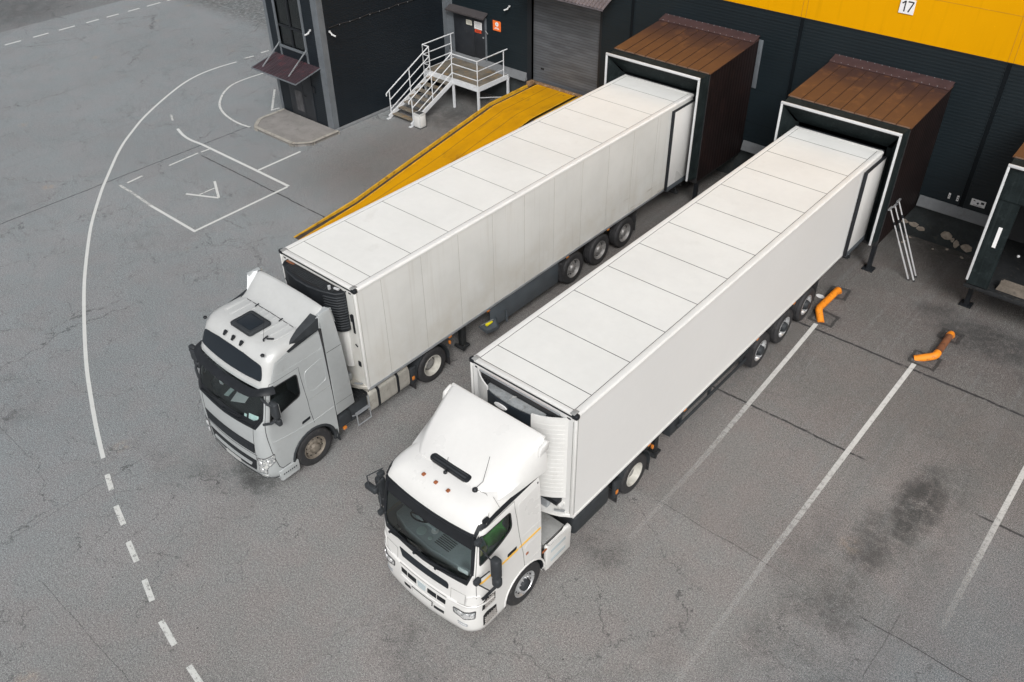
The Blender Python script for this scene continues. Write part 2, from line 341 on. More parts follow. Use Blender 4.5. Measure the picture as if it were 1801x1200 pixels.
# ------------------------------------------------------------------ mesh helpers
def wl(o):
    v=Vector((0,0,0))
    while o is not None: v=v+o.location;o=o.parent
    return v
def tag(o,label=None,cat=None,group=None,kind=None):
    if label:o['label']=label
    if cat:o['category']=cat
    if group:o['group']=group
    if kind:o['kind']=kind
    return o
def empty(name,loc,label,cat,group=None):
    o=bpy.data.objects.new(name,None);COL.objects.link(o);o.location=loc;o.empty_display_size=.2
    return tag(o,label,cat,group)
KEEP={'text_line','wheel_nut','hand_hole','roof_rib','roof_seam','louvre','rivet','grille_mesh','grille_bar','cowl_groove','panel_rib','roof_edge','air_vent','step_tread','intake_slat','wiper','side_seam','grille_badge','catwalk','digit','pictogram','symbol','symbol_mark','handrail','stair_handrail','fairing_gap','yellow_joint','curtain','door_bottom_rail','bezel','cab_step','side_skirt','step_slot','wall','cab_lining','chassis_frame','underframe','bin_panel','shelter_frame','reflector','seat','window_mullion'}
def pieces(bm):
    """vertex index sets of parts of a mesh that do not touch each other"""
    bm.verts.index_update();n=len(bm.verts);par=list(range(n))
    def f(i):
        while par[i]!=i: par[i]=par[par[i]];i=par[i]
        return i
    for e in bm.edges: par[f(e.verts[0].index)]=f(e.verts[1].index)
    g={};bb={}
    for v in bm.verts:
        k=f(v.index);g.setdefault(k,set()).add(v.index)
        b=bb.get(k)
        if b is None: bb[k]=[list(v.co),list(v.co)]
        else:
            for i in range(3): b[0][i]=min(b[0][i],v.co[i]);b[1][i]=max(b[1][i],v.co[i])
    ks=list(g);ch=True
    while ch and len(ks)<80:
        ch=False
        for i in range(len(ks)):
            for j in range(i+1,len(ks)):
                a,b=bb[ks[i]],bb[ks[j]]
                if all(a[0][q]-.03<=b[1][q] and b[0][q]-.03<=a[1][q] for q in range(3)):
                    g[ks[i]]|=g[ks[j]]
                    bb[ks[i]]=[[min(a[0][q],b[0][q]) for q in range(3)],[max(a[1][q],b[1][q]) for q in range(3)]]
                    del ks[j];ch=True;break
            if ch: break
    return [g[k] for k in ks] if len(ks)<80 else [set(range(n))]
class MB:
    """collects shapes in world coordinates, builds ONE mesh object"""
    def __init__(s): s.bm=bmesh.new()
    def _add(s,vs,fs):
        v=[s.bm.verts.new(p) for p in vs]
        out=[]
        for f in fs:
            try: out.append(s.bm.faces.new([v[i] for i in f]))
            except ValueError: pass
        return v,out
    def box(s,x0,x1,y0,y1,z0,z1,bev=0,seg=2,rot=None,c=None):
        vs=[(x,y,z) for x in(x0,x1) for y in(y0,y1) for z in(z0,z1)]
        if rot is not None:
            c=Vector(c) if c else Vector(((x0+x1)/2,(y0+y1)/2,(z0+z1)/2))
            vs=[c+rot@(Vector(p)-c) for p in vs]
        v,f=s._add(vs,[(0,1,3,2),(4,6,7,5),(0,4,5,1),(2,3,7,6),(0,2,6,4),(1,5,7,3)])
        if bev:
            es=list({e for q in v for e in q.link_edges})
            bmesh.ops.bevel(s.bm,geom=es,offset=bev,segments=seg,affect='EDGES',profile=.5)
        return s
    def beam(s,p,q,w,h,up=(0,0,1)):
        p=Vector(p);q=Vector(q);d=(q-p).normalized();r=d.cross(Vector(up))
        if r.length<1e-4:r=d.cross(Vector((1,0,0)))
        r.normalize();u=r.cross(d)
        vs=[a+r*(i*w/2)+u*(j*h/2) for a in(p,q) for i,j in((-1,-1),(1,-1),(1,1),(-1,1))]
        s._add(vs,[(0,1,2,3),(7,6,5,4),(0,4,5,1),(1,5,6,2),(2,6,7,3),(3,7,4,0)]);return s
    def tube(s,pts,r,n=8,cap=True,closed=False):
        pts=[Vector(p) for p in pts];N=len(pts);rings=[]
        rr=r if hasattr(r,'__len__') else [r]*N
        t0=(pts[1]-pts[0]).normalized();u=t0.orthogonal().normalized()
        for i,p in enumerate(pts):
            if closed: t=(pts[(i+1)%N]-pts[i-1]).normalized()
            elif i==0:t=t0
            elif i==N-1:t=(pts[-1]-pts[-2]).normalized()
            else:t=((pts[i+1]-p).normalized()+(p-pts[i-1]).normalized()).normalized()
            u=(u-t*u.dot(t)).normalized();w=t.cross(u)
            rings.append([s.bm.verts.new(p+(u*math.cos(2*PI*k/n)+w*math.sin(2*PI*k/n))*rr[i]) for k in range(n)])
        for i in range(N if closed else N-1):
            a,b=rings[i],rings[(i+1)%N]
            for k in range(n): s.bm.faces.new((a[k],a[(k+1)%n],b[(k+1)%n],b[k]))
        if cap and not closed: s.bm.faces.new(rings[0][::-1]);s.bm.faces.new(rings[-1])
        return s
    def prism(s,poly,axis,a,b,bev=0):
        """poly in the two other axes (order x,y,z without axis), extruded along axis from a to b"""
        def P(u,v,w): 
            l=[u,v];l.insert(axis,w);return tuple(l)
        n=len(poly)
        vs=[P(u,v,a) for u,v in poly]+[P(u,v,b) for u,v in poly]
        v,f=s._add(vs,[tuple(range(n)),tuple(range(2*n-1,n-1,-1))]+[(i,i+n,(i+1)%n+n,(i+1)%n) for i in range(n)])
        if bev:
            bmesh.ops.bevel(s.bm,geom=list({e for q in v for e in q.link_edges}),offset=bev,segments=2,affect='EDGES',profile=.5)
        return s
    def lathe(s,prof,c,axis=0,n=40,sgn=1):
        """prof: (along axis, radius) list"""
        c=Vector(c);rings=[]
        for (h,r) in prof:
            ring=[]
            for k in range(n):
                a=2*PI*k/n;l=[math.cos(a)*r,math.sin(a)*r];l.insert(axis,h*sgn);ring.append(s.bm.verts.new(c+Vector(l)))
            rings.append(ring)
        for a,b in zip(rings,rings[1:]):
            for k in range(n): s.bm.faces.new((a[k],a[(k+1)%n],b[(k+1)%n],b[k]))
        for rg,(h,r) in((rings[0],prof[0]),(rings[-1],prof[-1])):
            if r<.2*max(p[1] for p in prof)+1e-6 or r<.02: s.bm.faces.new(rg)
        return s
    def quad(s,*p): s._add(p,[tuple(range(len(p)))]);return s
    def build(s,name,mat,parent=None,smooth=30,loc=None):
        bm=s.bm
        bmesh.ops.recalc_face_normals(bm,faces=bm.faces[:])
        me=bpy.data.meshes.new(name)
        if parent is None and loc is None:
            xs=[v.co for v in bm.verts]
            loc=(min(a.x for a in xs)/2+max(a.x for a in xs)/2,min(a.y for a in xs)/2+max(a.y for a in xs)/2,min(a.z for a in xs))
        off=wl(parent) if parent is not None else Vector(loc)
        if parent is not None and name not in KEEP:
            groups=pieces(bm)
            if 1<len(groups)<=14:
                objs=[]
                groups.sort(key=len,reverse=True)
                for g in groups:
                    sub=MB();mp={}
                    for v in bm.verts:
                        if v.index in g: mp[v.index]=sub.bm.verts.new(v.co)
                    for f in bm.faces:
                        if f.verts[0].index in g: sub.bm.faces.new([mp[v.index] for v in f.verts])
                    objs.append(sub.build(name,mat,parent,smooth,loc))
                bm.free();bpy.data.meshes.remove(me);return objs[0]
        bmesh.ops.translate(bm,verts=bm.verts[:],vec=-off)
        bm.to_mesh(me);bm.free()
        me.materials.append(MAT[mat] if isinstance(mat,str) else mat)
        if smooth:
            for p in me.polygons:p.use_smooth=True
            me.set_sharp_from_angle(angle=rad(smooth))
        o=bpy.data.objects.new(name,me);COL.objects.link(o)
        if parent is not None:o.parent=parent
        else:o.location=off
        return o
def rpoly(pts,r,n=4):
    """round the corners of a polygon (2d)"""
    out=[];N=len(pts)
    rs=r if hasattr(r,'__len__') else [r]*N
    for i in range(N):
        p=Vector(pts[i]).to_2d();a=Vector(pts[i-1]).to_2d();b=Vector(pts[(i+1)%N]).to_2d()
        da=(a-p);db=(b-p);q=min(rs[i],da.length*.45,db.length*.45)
        if q<=1e-5: out.append(tuple(p));continue
        s_=p+da.normalized()*q;e=p+db.normalized()*q
        for k in range(n+1):
            t=k/n;out.append(tuple(s_*(1-t)**2+p*2*t*(1-t)+e*t*t))
    return out
class Surf:
    """cab skin: u runs across (front -1..1, corners 1..2, sides 2..4), v is height"""
    def __init__(s,cx,yr,rows): s.cx=cx;s.yr=yr;s.rows=rows
    def row(s,v):
        R=s.rows
        if v<=R[0][0]: return R[0][1:]
        if v>=R[-1][0]: return R[-1][1:]
        for i in range(len(R)-1):
            if R[i][0]<=v<=R[i+1][0]: break
        a,b=R[i],R[i+1];p=R[max(i-1,0)];n=R[min(i+2,len(R)-1)]
        h=b[0]-a[0];t=(v-a[0])/h;out=[]
        for k in range(1,len(a)):
            m0=(b[k]-p[k])/(b[0]-p[0]);m1=(n[k]-a[k])/(n[0]-a[0]);d=(b[k]-a[k])/h
            if abs(d)<1e-9: m0=m1=0
            else:
                if m0/d<0:m0=0
                if m1/d<0:m1=0
                m0=max(-3*abs(d),min(3*abs(d),m0));m1=max(-3*abs(d),min(3*abs(d),m1))
            out.append((2*t**3-3*t*t+1)*a[k]+(t**3-2*t*t+t)*h*m0+(-2*t**3+3*t*t)*b[k]+(t**3-t*t)*h*m1)
        return out
    def P(s,u,v):
        z,hw,yf,r,bow=s.row(v);sg=1 if u>=0 else -1;a=abs(u);w=hw-r
        yc=yf+bow*(w/hw)**2
        if a<=1: x=a*w;y=yf+bow*(x/hw)**2
        elif a<=2:
            th=(a-1)*PI/2;x=w+r*math.sin(th);y=yc+r*(1-math.cos(th))
        else: x=hw;y=yc+r+(a-2)/2*(s.yr-yc-r)
        return Vector((s.cx+sg*x,y,z))
    def N(s,u,v):
        e=2e-3;a=s.P(u-e,v);b=s.P(u+e,v);c=s.P(u,v-e);d=s.P(u,v+e)
        n=(b-a).cross(d-c)
        return n.normalized() if n.length>1e-12 else Vector((0,0,1))
    def W(s,u,v,w=0.):
        return s.P(u,v)+s.N(u,v)*w if w else s.P(u,v)
    def S(s,y,v):
        z,hw,yf,r,bow=s.row(v);yc=yf+bow*((hw-r)/hw)**2
        return 2+2*(y-yc-r)/(s.yr-yc-r)
def inside(poly,x,y):
    c=False;j=len(poly)-1
    for i in range(len(poly)):
        (xi,yi),(xj,yj)=poly[i],poly[j]
        if (yi>y)!=(yj>y) and x<(xj-xi)*(y-yi)/(yj-yi)+xi:c=not c
        j=i
    return c
def flat_grid(us,vs):
    bm=bmesh.new();g=[[bm.verts.new((u,v,0)) for u in us] for v in vs]
    for i in range(len(vs)-1):
        for j in range(len(us)-1): bm.faces.new((g[i][j],g[i][j+1],g[i+1][j+1],g[i+1][j]))
    return bm
def cut(bm,poly,keep):
    x0=min(p[0] for p in poly)-1e-4;x1=max(p[0] for p in poly)+1e-4;y0=min(p[1] for p in poly)-1e-4;y1=max(p[1] for p in poly)+1e-4
    for i in range(len(poly)):
        p=poly[i];q=poly[(i+1)%len(poly)]
        d=Vector((q[0]-p[0],q[1]-p[1],0))
        if d.length<1e-6: continue
        fs=[f for f in bm.faces if max(v.co.x for v in f.verts)>x0 and min(v.co.x for v in f.verts)<x1 and max(v.co.y for v in f.verts)>y0 and min(v.co.y for v in f.verts)<y1]
        ge=set(fs)
        for f in fs: ge.update(f.edges);ge.update(f.verts)
        bmesh.ops.bisect_plane(bm,geom=list(ge),dist=1e-6,plane_co=(p[0],p[1],0),plane_no=(d.y,-d.x,0))
    rm=[]
    for f in bm.faces:
        c=f.calc_center_median();ins=inside(poly,c.x,c.y)
        if ins!=keep: rm.append(f)
    bmesh.ops.delete(bm,geom=rm,context='FACES')
def grid_us(step=.12,a=-4.,b=4.):
    us=[]
    u=a
    while u<b-1e-6:
        us.append(u);u+= step if not(1<=abs(u+.001)<2) else .14
    us.append(b);return us
def patch(surf,poly,w=.004,depth=.02,step=.13,vstep=.12):
    """skin piece with its own thickness lying on the cab surface"""
    u0=min(p[0] for p in poly);u1=max(p[0] for p in poly);v0=min(p[1] for p in poly);v1=max(p[1] for p in poly)
    nu=max(1,int((u1-u0)/step)+1);nv=max(1,int((v1-v0)/vstep)+1)
    bm=flat_grid([u0+(u1-u0)*i/nu for i in range(nu+1)],[v0+(v1-v0)*i/nv for i in range(nv+1)])
    cut(bm,poly,True)
    bmesh.ops.triangulate(bm,faces=[f for f in bm.faces if len(f.verts)>4])
    mb=MB();mp={};lo={}
    for v in bm.verts: mp[v]=mb.bm.verts.new(surf.W(v.co.x,v.co.y,w))
    for f in bm.faces: mb.bm.faces.new([mp[v] for v in f.verts])
    for e in bm.edges:
        if len(e.link_faces)==1:
            for v in e.verts:
                if v not in lo: lo[v]=mb.bm.verts.new(surf.W(v.co.x,v.co.y,w-depth))
            a,b=e.verts
            try: mb.bm.faces.new((mp[a],mp[b],lo[b],lo[a]))
            except ValueError: pass
    bm.free();return mb
def seam(surf,pts,r=.006,w=.0,n=6,mb=None,step=.12):
    """thin line following the cab surface"""
    out=[]
    for (a,b) in zip(pts,pts[1:]):
        k=max(1,int(math.hypot((b[0]-a[0]),(b[1]-a[1]))/step))
        for i in range(k): t=i/k;out.append((a[0]+(b[0]-a[0])*t,a[1]+(b[1]-a[1])*t))
    out.append(pts[-1])
    mb=mb or MB();mb.tube([surf.W(u,v,w) for u,v in out],r,n);return mb
def shell(surf,holes,vtop,vstep=.09,v0=None,cap=True):
    v0=surf.rows[0][0] if v0 is None else v0;nv=int((vtop-v0)/vstep)
    vs=sorted(set([v0+(vtop-v0)*i/nv for i in range(nv+1)]))
    bm=flat_grid(grid_us(),vs)
    for h in holes: cut(bm,h,False)
    bmesh.ops.triangulate(bm,faces=[f for f in bm.faces if len(f.verts)>4])
    mb=MB();mp={}
    for v in bm.verts: mp[v]=mb.bm.verts.new(surf.W(v.co.x,v.co.y))
    for f in bm.faces: mb.bm.faces.new([mp[v] for v in f.verts])
    # roof cap
    top=[mp[v] for v in sorted([v for v in bm.verts if abs(v.co.y-vtop)<1e-5],key=lambda v:v.co.x)]
    n=len(top)//2 if cap else 0
    for i in range(n):
        a,b,c,d=top[i],top[i+1],top[-2-i],top[-1-i]
        q4=[q for k,q in enumerate((a,b,c,d)) if q not in (a,b,c,d)[:k]]
        if len(q4)>2:
            try: mb.bm.faces.new(q4)
            except ValueError: pass
    # back wall
    lf=[mp[v] for v in sorted([v for v in bm.verts if abs(v.co.x+4)<1e-5],key=lambda v:v.co.y)]
    rt=[mp[v] for v in sorted([v for v in bm.verts if abs(v.co.x-4)<1e-5],key=lambda v:v.co.y)]
    for i in range(min(len(lf),len(rt))-1):
        try: mb.bm.faces.new((lf[i],rt[i],rt[i+1],lf[i+1]))
        except ValueError: pass
    bm.free();return mb
def mir(pts): return [(-u,v) for u,v in pts]
def arch_poly(surf,yc,zc,r,z0,n=14,ymax=None):
    """wheel-arch outline in (u,v)"""
    out=[]
    for k in range(n+1):
        a=PI-PI*k/n;y=yc+r*math.cos(a);z=zc+r*math.sin(a)
        out.append((y,z))
    out=[(yc-r,z0)]+out+[(yc+r,z0)]
    return [(surf.S(y,z),z) for y,z in out]
# ------------------------------------------------------------------ wheels
TYRE=[(-.145,.30),(-.15,.36),(-.155,.43),(-.145,.475),(-.12,.495),(-.085,.50),(-.08,.488),(-.07,.488),(-.065,.502),(-.01,.503),(-.005,.49),(.005,.49),(.01,.503),(.065,.502),(.07,.488),(.08,.488),(.085,.50),(.12,.495),(.145,.475),(.157,.43),(.152,.37),(.145,.315),(.14,.29)]
def wheel(parent,xf,y,style,side=1,mat='rim grey',name='wheel',dual=False,R=.5):
    """xf: x of the outer tyre face; side=+1 outer face points to +x"""
    c=(xf-side*.15,y,R)
    t=MB();sc=R/.503
    t.lathe([(h,r*sc) for h,r in TYRE],c,0,48,side)
    if dual: t.lathe([(h,r*sc) for h,r in TYRE],(xf-side*.50,y,R),0,32,side)
    w=t.build(name,'rubber',parent,40)
    r=MB()
    if style=='steer':
        prof=[(.12,.298),(.148,.30),(.150,.285),(.125,.272),(.10,.262),(.085,.235),(.115,.205),(.128,.185),(.128,.125),(.15,.115),(.19,.10),(.20,.07),(.205,.0)]
    elif style=='drive':
        prof=[(.12,.298),(.148,.30),(.150,.285),(.12,.272),(.0,.262),(-.05,.25),(-.075,.21),(-.07,.17),(-.04,.16),(.03,.14),(.05,.10),(.055,.0)]
    else:
        prof=[(.12,.298),(.148,.30),(.150,.285),(.12,.272),(.06,.262),(.03,.245),(.055,.205),(.085,.17),(.09,.145),(.07,.135),(.12,.12),(.15,.09),(.155,.0)]
    r.lathe([(h,q*sc) for h,q in prof],c,0,40,side)
    b=r
    br=.155 if style!='trailer' else .158
    bh={'steer':.128,'drive':-.045,'trailer':.088}[style]
    for k in range(10):
        a=2*PI*k/10;p=Vector((c[0]+side*bh,y+br*math.cos(a),R+br*math.sin(a)))
        b.tube([p,p+Vector((side*.03,0,0))],.013,6)
    rm=r.build('rim',mat,w,35)
    if style=='drive':
        q=MB();q.lathe([(.0,.2),(-.045,.205),(-.066,.19),(-.062,.165),(-.032,.16),(.035,.13),(.055,.10),(.06,.0)],c,0,32,side);q.build('hub','rim grey',rm,35)
    elif mat=='rim silver':
        q=MB();q.lathe([(.10,.15),(.135,.135),(.20,.12),(.215,.09),(.22,.0)],c,0,24,side);q.build('hub','grey black plastic',rm,35)
    h=MB()
    n={'steer':10,'drive':8,'trailer':10}[style];hr={'steer':.222,'drive':.215,'trailer':.222}[style];hh={'steer':.10,'drive':-.075,'trailer':.047}[style]
    rr={'steer':.017,'drive':.03,'trailer':.026}[style]*(1.35 if mat=='rim silver' else 1)
    for k in range(n):
        a=2*PI*(k+.5)/n;p=Vector((c[0]+side*hh,y+hr*math.cos(a),R+hr*math.sin(a)))
        h.tube([p-Vector((side*.02,0,0)),p+Vector((side*.012,0,0))],rr,8)
    h.build('hand_hole','dark hole',rm,30)
    return w
M('step metal',(.45,.43,.41),.5,.3,var=.2,dirt=(.2,.16,.13),dirtamt=.3)
# ------------------------------------------------------------------ silver tractor
SV=Surf(-4.755,-.92,[
 (.24,.24,1.13,-2.84,.36,.13),(.34,.34,1.20,-2.93,.36,.13),(.5,.5,1.235,-2.96,.34,.12),(.7,.7,1.245,-2.95,.32,.10),(1.3,1.3,1.25,-2.94,.30,.10),
 (1.8,1.8,1.245,-2.89,.26,.10),(2.2,2.2,1.235,-2.77,.24,.11),(2.75,2.75,1.215,-2.60,.24,.11),(3.0,3.0,1.20,-2.50,.26,.11),
 (3.2,3.2,1.185,-2.42,.28,.11),(3.38,3.37,1.165,-2.33,.30,.10),(3.5,3.47,1.12,-2.22,.32,.09),(3.6,3.53,1.02,-2.06,.34,.08),(3.68,3.55,.88,-1.90,.34,.07)])
WH=Surf(1.3,-.90,[
 (.28,.28,1.16,-2.82,.38,.15),(.38,.38,1.235,-2.92,.38,.15),(.6,.6,1.25,-2.94,.36,.14),(1.0,1.0,1.25,-2.91,.32,.12),(1.2,1.2,1.25,-2.87,.30,.10),
 (1.8,1.8,1.245,-2.80,.24,.10),(2.2,2.2,1.235,-2.74,.22,.10),(2.9,2.9,1.20,-2.62,.22,.10),(3.0,3.0,1.18,-2.58,.24,.10),
 (3.15,3.13,1.13,-2.50,.30,.10),(3.3,3.24,1.04,-2.36,.36,.09),(3.42,3.30,.94,-2.18,.38,.08),(3.5,3.33,.84,-2.02,.36,.07)])
def cab_interior(root,cx,z0,yf,yr,dash='interior dark',zd=1.75,wheel_y=-2.25,seatmat='seat fabric'):
    m=MB();m.box(cx-1.18,cx+1.18,yf+.35,yr-.03,z0-.05,z0);m.box(cx-1.19,cx+1.19,yr-.06,yr-.03,z0,3.0);m.box(cx-1.12,cx+1.12,-2.35,yr-.05,2.93,2.96)
    m.build('cab_lining','interior dark',root)
    d=MB()
    pts=[(cx-1.12,yf+.32)]+[(cx+1.12*math.sin(a),yf+.32-.14*math.cos(a)) for a in [(-PI/2+PI*k/8) for k in range(9)]]
    d.prism([(cx-1.15,yf+.62),(cx-1.13,yf+.30),(cx-.7,yf+.17),(cx,yf+.12),(cx+.7,yf+.17),(cx+1.13,yf+.30),(cx+1.15,yf+.62),(cx+.6,yf+.7),(cx,yf+.66),(cx-.5,yf+.75)],2,zd-.35,zd,.02)
    db=d.build('dashboard',dash,root)
    i=MB();i.box(cx-.75,cx-.2,yf+.45,yf+.72,zd,zd+.09,.03);i.build('instrument_hood',dash,db)
    v=MB()
    for k in range(6): v.box(cx-.05,cx+.32,yf+.27+k*.045,yf+.280+k*.045,zd+.001,zd+.010)
    v.build('air_vent','interior dark',db)
    s=MB()
    cxs=cx-.62;n=24;c=Vector((cxs,wheel_y,zd+.08))
    ax=Vector((0,.45,.89)).normalized();u=Vector((1,0,0));w=ax.cross(u)
    s.tube([c+(u*math.cos(2*PI*k/n)+w*math.sin(2*PI*k/n))*.22 for k in range(n)],.016,6,closed=True)
    for k in range(3):
        a=2*PI*k/3+PI/2;s.beam(c,c+(u*math.cos(a)+w*math.sin(a))*.22,.05,.015,tuple(ax))
    s.tube([c,c-ax*.3],.04,8);s.build('steering_wheel','black plastic',root,40)
    for sx in(-.62,.62):
        q=MB();q.box(cx+sx-.25,cx+sx+.25,-2.0,-1.5,z0+.28,z0+.42,.05)
        q.box(cx+sx-.25,cx+sx+.25,-1.52,-1.38,z0+.40,z0+1.1,.05);q.box(cx+sx-.14,cx+sx+.14,-1.5,-1.40,z0+1.12,z0+1.32,.04)
        q.box(cx+sx-.2,cx+sx+.2,-1.95,-1.55,z0,z0+.28);q.build('seat',seatmat,root)
def chassis(root,cx,y0,y1,ys):
    m=MB()
    for sx in(-.4,.4): m.box(cx+sx-.04,cx+sx+.04,y0,y1,.72,.98)
    for y in(-.3,.8,1.7,2.9,y1-.05): m.box(cx-.4,cx+.4,y-.04,y+.04,.75,.95)
    for y in ys: m.tube([(cx-1.0,y,.5),(cx+1.0,y,.5)],.09,10)
    m.box(cx-.55,cx+.55,-2.4,-.9,.55,1.0);m.tube([(cx-.2,-2.0,.6),(cx-.2,2.2,.55)],.06,8)
    m.build('chassis_frame','chassis',root)
    f=MB();f.lathe([(0,.0),(0,.45),(.05,.45),(.06,.0)],(cx,ys[-1]-.2,1.05),2,28);f.build('fifth_wheel','chassis',root)
def silver_tractor():
    S=SV;cx=S.cx
    R=empty('tractor_unit',(cx,-1.6,0),'silver grey tractor unit with a dark sun visor and a roof hatch','truck')
    ws=rpoly([(-1.46,2.08),(-1.05,1.83),(0,1.79),(1.05,1.83),(1.46,2.08),(1.42,2.76),(-1.42,2.76)],[.12,.12,0,.12,.12,.05,.05])
    dw=rpoly([(1.82,2.75),(2.88,2.74),(2.98,2.16),(2.43,2.07),(1.92,1.95)],[.06,.1,.12,.2,.06])
    ar=arch_poly(S,-1.62,.48,.60,.10)
    body=shell(S,[ws,dw,mir(dw),ar,mir(ar)],2.81,cap=False).build('cab_shell','silver paint',R,38)
    for sg in(1,-1): patch(S,[(sg*a,b) for a,b in[(1.75,2.81),(4.,2.81),(4.,3.44),(2.3,3.36),(1.82,3.28)]],.003,.006).build('side_panel','silver paint',R,38)
    shell(S,[],3.68,v0=2.81).build('high_roof','sky lit silver paint',R,38)
    # roof silver lightened to carry sky light in its colour, slightly proud, pressed ribs
    rb=MB()
    for k in range(9):
        x=cx-.86+k*.215;rb.box(x-.04,x+.04,-1.92+abs(k-4)*.02,-1.25,3.54,3.558,.008)
    rb.build('roof_rib','sky lit silver paint',R)
    g=patch(S,rpoly([(-1.50,2.05),(-1.07,1.80),(0,1.76),(1.07,1.80),(1.50,2.05),(1.45,2.79),(-1.45,2.79)],[.12,.12,0,.12,.12,.05,.05]),-.022,.004)
    g.build('windscreen','windscreen glass',R,60)
    # black ceramic border of the screen
    fr=MB()
    for (a,b,r_) in (([(-1.46,2.08),(-1.05,1.83),(0,1.79),(1.05,1.83),(1.46,2.08)],0,.035),([(1.47,2.08),(1.43,2.76)],0,.02),([(-1.47,2.08),(-1.43,2.76)],0,.02)): seam(S,a,r_,-.012,8,fr)
    fr.build('windscreen_seal','black plastic',R)
    ws2=patch(S,[(-1.40,2.06),(-1.05,1.87),(0,1.83),(1.05,1.87),(1.40,2.06),(1.40,2.17),(1.0,1.99),(0,1.96),(-1.0,1.99),(-1.40,2.17)],-.016,.004);ws2.build('windscreen_border','black plastic',R)
    wp=MB()
    for (a,b) in (((-.95,1.86),(-.25,1.98)),((-.05,1.86),(.62,1.97)),((.50,1.86),(1.15,2.05))):
        seam(S,[a,b],.012,.02,6,wp);wp.tube([S.W(*a,-.02),S.W(*a,.04)],.025,8)
    wp.build('wiper','black plastic',R)
    for sg in(1,-1):
        q=dw if sg==1 else mir(dw)
        patch(S,q,-.02,.004).build('door_window','door glass',R)
        seam(S,q+[q[0]],.013,-.004,6).build('window_seal','seam black',R)
        seam(S,[(sg*a,b) for a,b in[(1.62,2.0),(1.60,2.3),(1.57,2.70),(1.72,2.86),(2.95,2.87),(3.10,2.30),(3.2,1.9),(3.22,1.62),(3.28,1.22)]],.006,-.001).build('door_gap','seam black',R)
        seam(S,[(sg*a,b) for a,b in[(1.62,2.0),(1.72,1.5),(1.80,1.08),(1.95,.66),(2.05,.56),(2.30,.56)]],.008,-.001).build('wing_gap','seam black',R)
        seam(S,[(sg*a,b) for a,b in[(3.24,1.90),(3.97,1.93)]],.004,.0).build('panel_gap','seam grey',R)
        seam(S,[(sg*a,b) for a,b in[(1.85,1.42),(2.6,1.33),(3.3,1.28),(3.97,1.30)]],.018,-.006).build('swage_line','silver paint',R)
        dn=rpoly([(3.16,2.66),(3.90,2.76),(3.92,2.16),(3.40,2.06),(3.22,2.2)],.12)
        seam(S,[(sg*a,b) for a,b in dn+[dn[0]]],.008,-.003).build('pressed_panel','silver paint',R)
        dn=rpoly([(1.80,2.97),(1.85,3.24),(3.95,3.40),(3.95,2.98)],.12)
        seam(S,[(sg*a,b) for a,b in dn+[dn[0]]],.008,-.001).build('pressed_panel','silver paint',R)
        patch(S,[(sg*a,b) for a,b in rpoly([(2.90,1.385),(3.17,1.405),(3.19,1.475),(2.92,1.455)],.02)],.008,.02).build('door_handle','black plastic',R)
        # wheel arch lip and mudguard
        ap=arch_poly(S,-1.62,.48,.60,.32)
        m=MB();m.tube([S.W(sg*a,b,-.005) for a,b in ap],.035,8);ap2=[(-1.62+.58*math.cos(a),.48+.58*math.sin(a)) for a in[PI*k/14 for k in range(15)]]
        for (y1,z1),(y2,z2) in zip(ap2,ap2[1:]): m.quad((cx+sg*1.22,y1,z1),(cx+sg*1.22,y2,z2),(cx+sg*.75,y2,z2),(cx+sg*.75,y1,z1))
        m.beam((cx+sg*1.10,-.98,.62),(cx+sg*1.10,-.93,.22),.30,.03,(0,1,0));m.build('mudguard','grey black plastic',R,40)
        # headlamp
        hl=rpoly([(.98,.96),(1.38,1.0),(1.86,1.10),(1.80,.86),(1.42,.70),(1.38,.52),(1.02,.50)],.03)
        h=patch(S,[(sg*a,b) for a,b in hl],.014,.04,.07,.06).build('headlamp','lamp lens',R,50)
        seam(S,[(sg*a,b) for a,b in hl+[hl[0]]],.008,.008).build('bezel','seam black',h)
        hp=MB()
        for (a,b,r_) in((1.15,.84,.06),(1.18,.64,.055),(1.5,.92,.05)): hp.lathe([(0,r_),(.012,r_*.9),(.016,0)],S.W(sg*a,b,.01),1,16,-1)
        hp.build('reflector','chrome',h)
        patch(S,[(sg*a,b) for a,b in rpoly([(1.02,.46),(1.40,.46),(1.40,.36),(1.10,.38)],.02)],.01,.03).build('fog_lamp','lamp lens',R)
        # step
        m=MB();m.box(*sorted((cx+sg*.95,cx+sg*1.27)),-2.62,-2.14,.22,.30,.02);m.box(*sorted((cx+sg*1.20,cx+sg*1.265)),-2.64,-2.12,.24,.52,.015)
        st=m.build('cab_step','silver paint',R)
        m=MB();m.box(*sorted((cx+sg*1.00,cx+sg*1.19)),-2.58,-2.20,.305,.315);
        for k in range(7): m.box(*sorted((cx+sg*1.267,cx+sg*1.272)),-2.56+k*.055,-2.53+k*.055,.38,.41)
        m.build('step_tread','black plastic',st)
        m=MB();m.box(*sorted((cx+sg*.98,cx+sg*1.20)),-2.62,-2.14,.31,.56);m.build('step_recess','dark hole',R)
        # mirrors
        X=lambda d:cx+sg*d
        a=MB();a.tube([(X(1.16),-2.58,2.62),(X(1.40),-2.62,2.62),(X(1.48),-2.55,2.56)],.03,8);a.tube([(X(1.2),-2.70,1.98),(X(1.40),-2.62,2.08),(X(1.48),-2.52,2.16)],.03,8);a.tube([(X(1.46),-2.52,2.05),(X(1.46),-2.52,2.6)],.02,6)
        a.box(*sorted((X(1.36),X(1.58))),-2.58,-2.45,2.22,2.64,.05,3);a.box(*sorted((X(1.38),X(1.58))),-2.56,-2.45,2.02,2.19,.04,3)
        mr=a.build('side_mirror','grey black plastic',R,40)
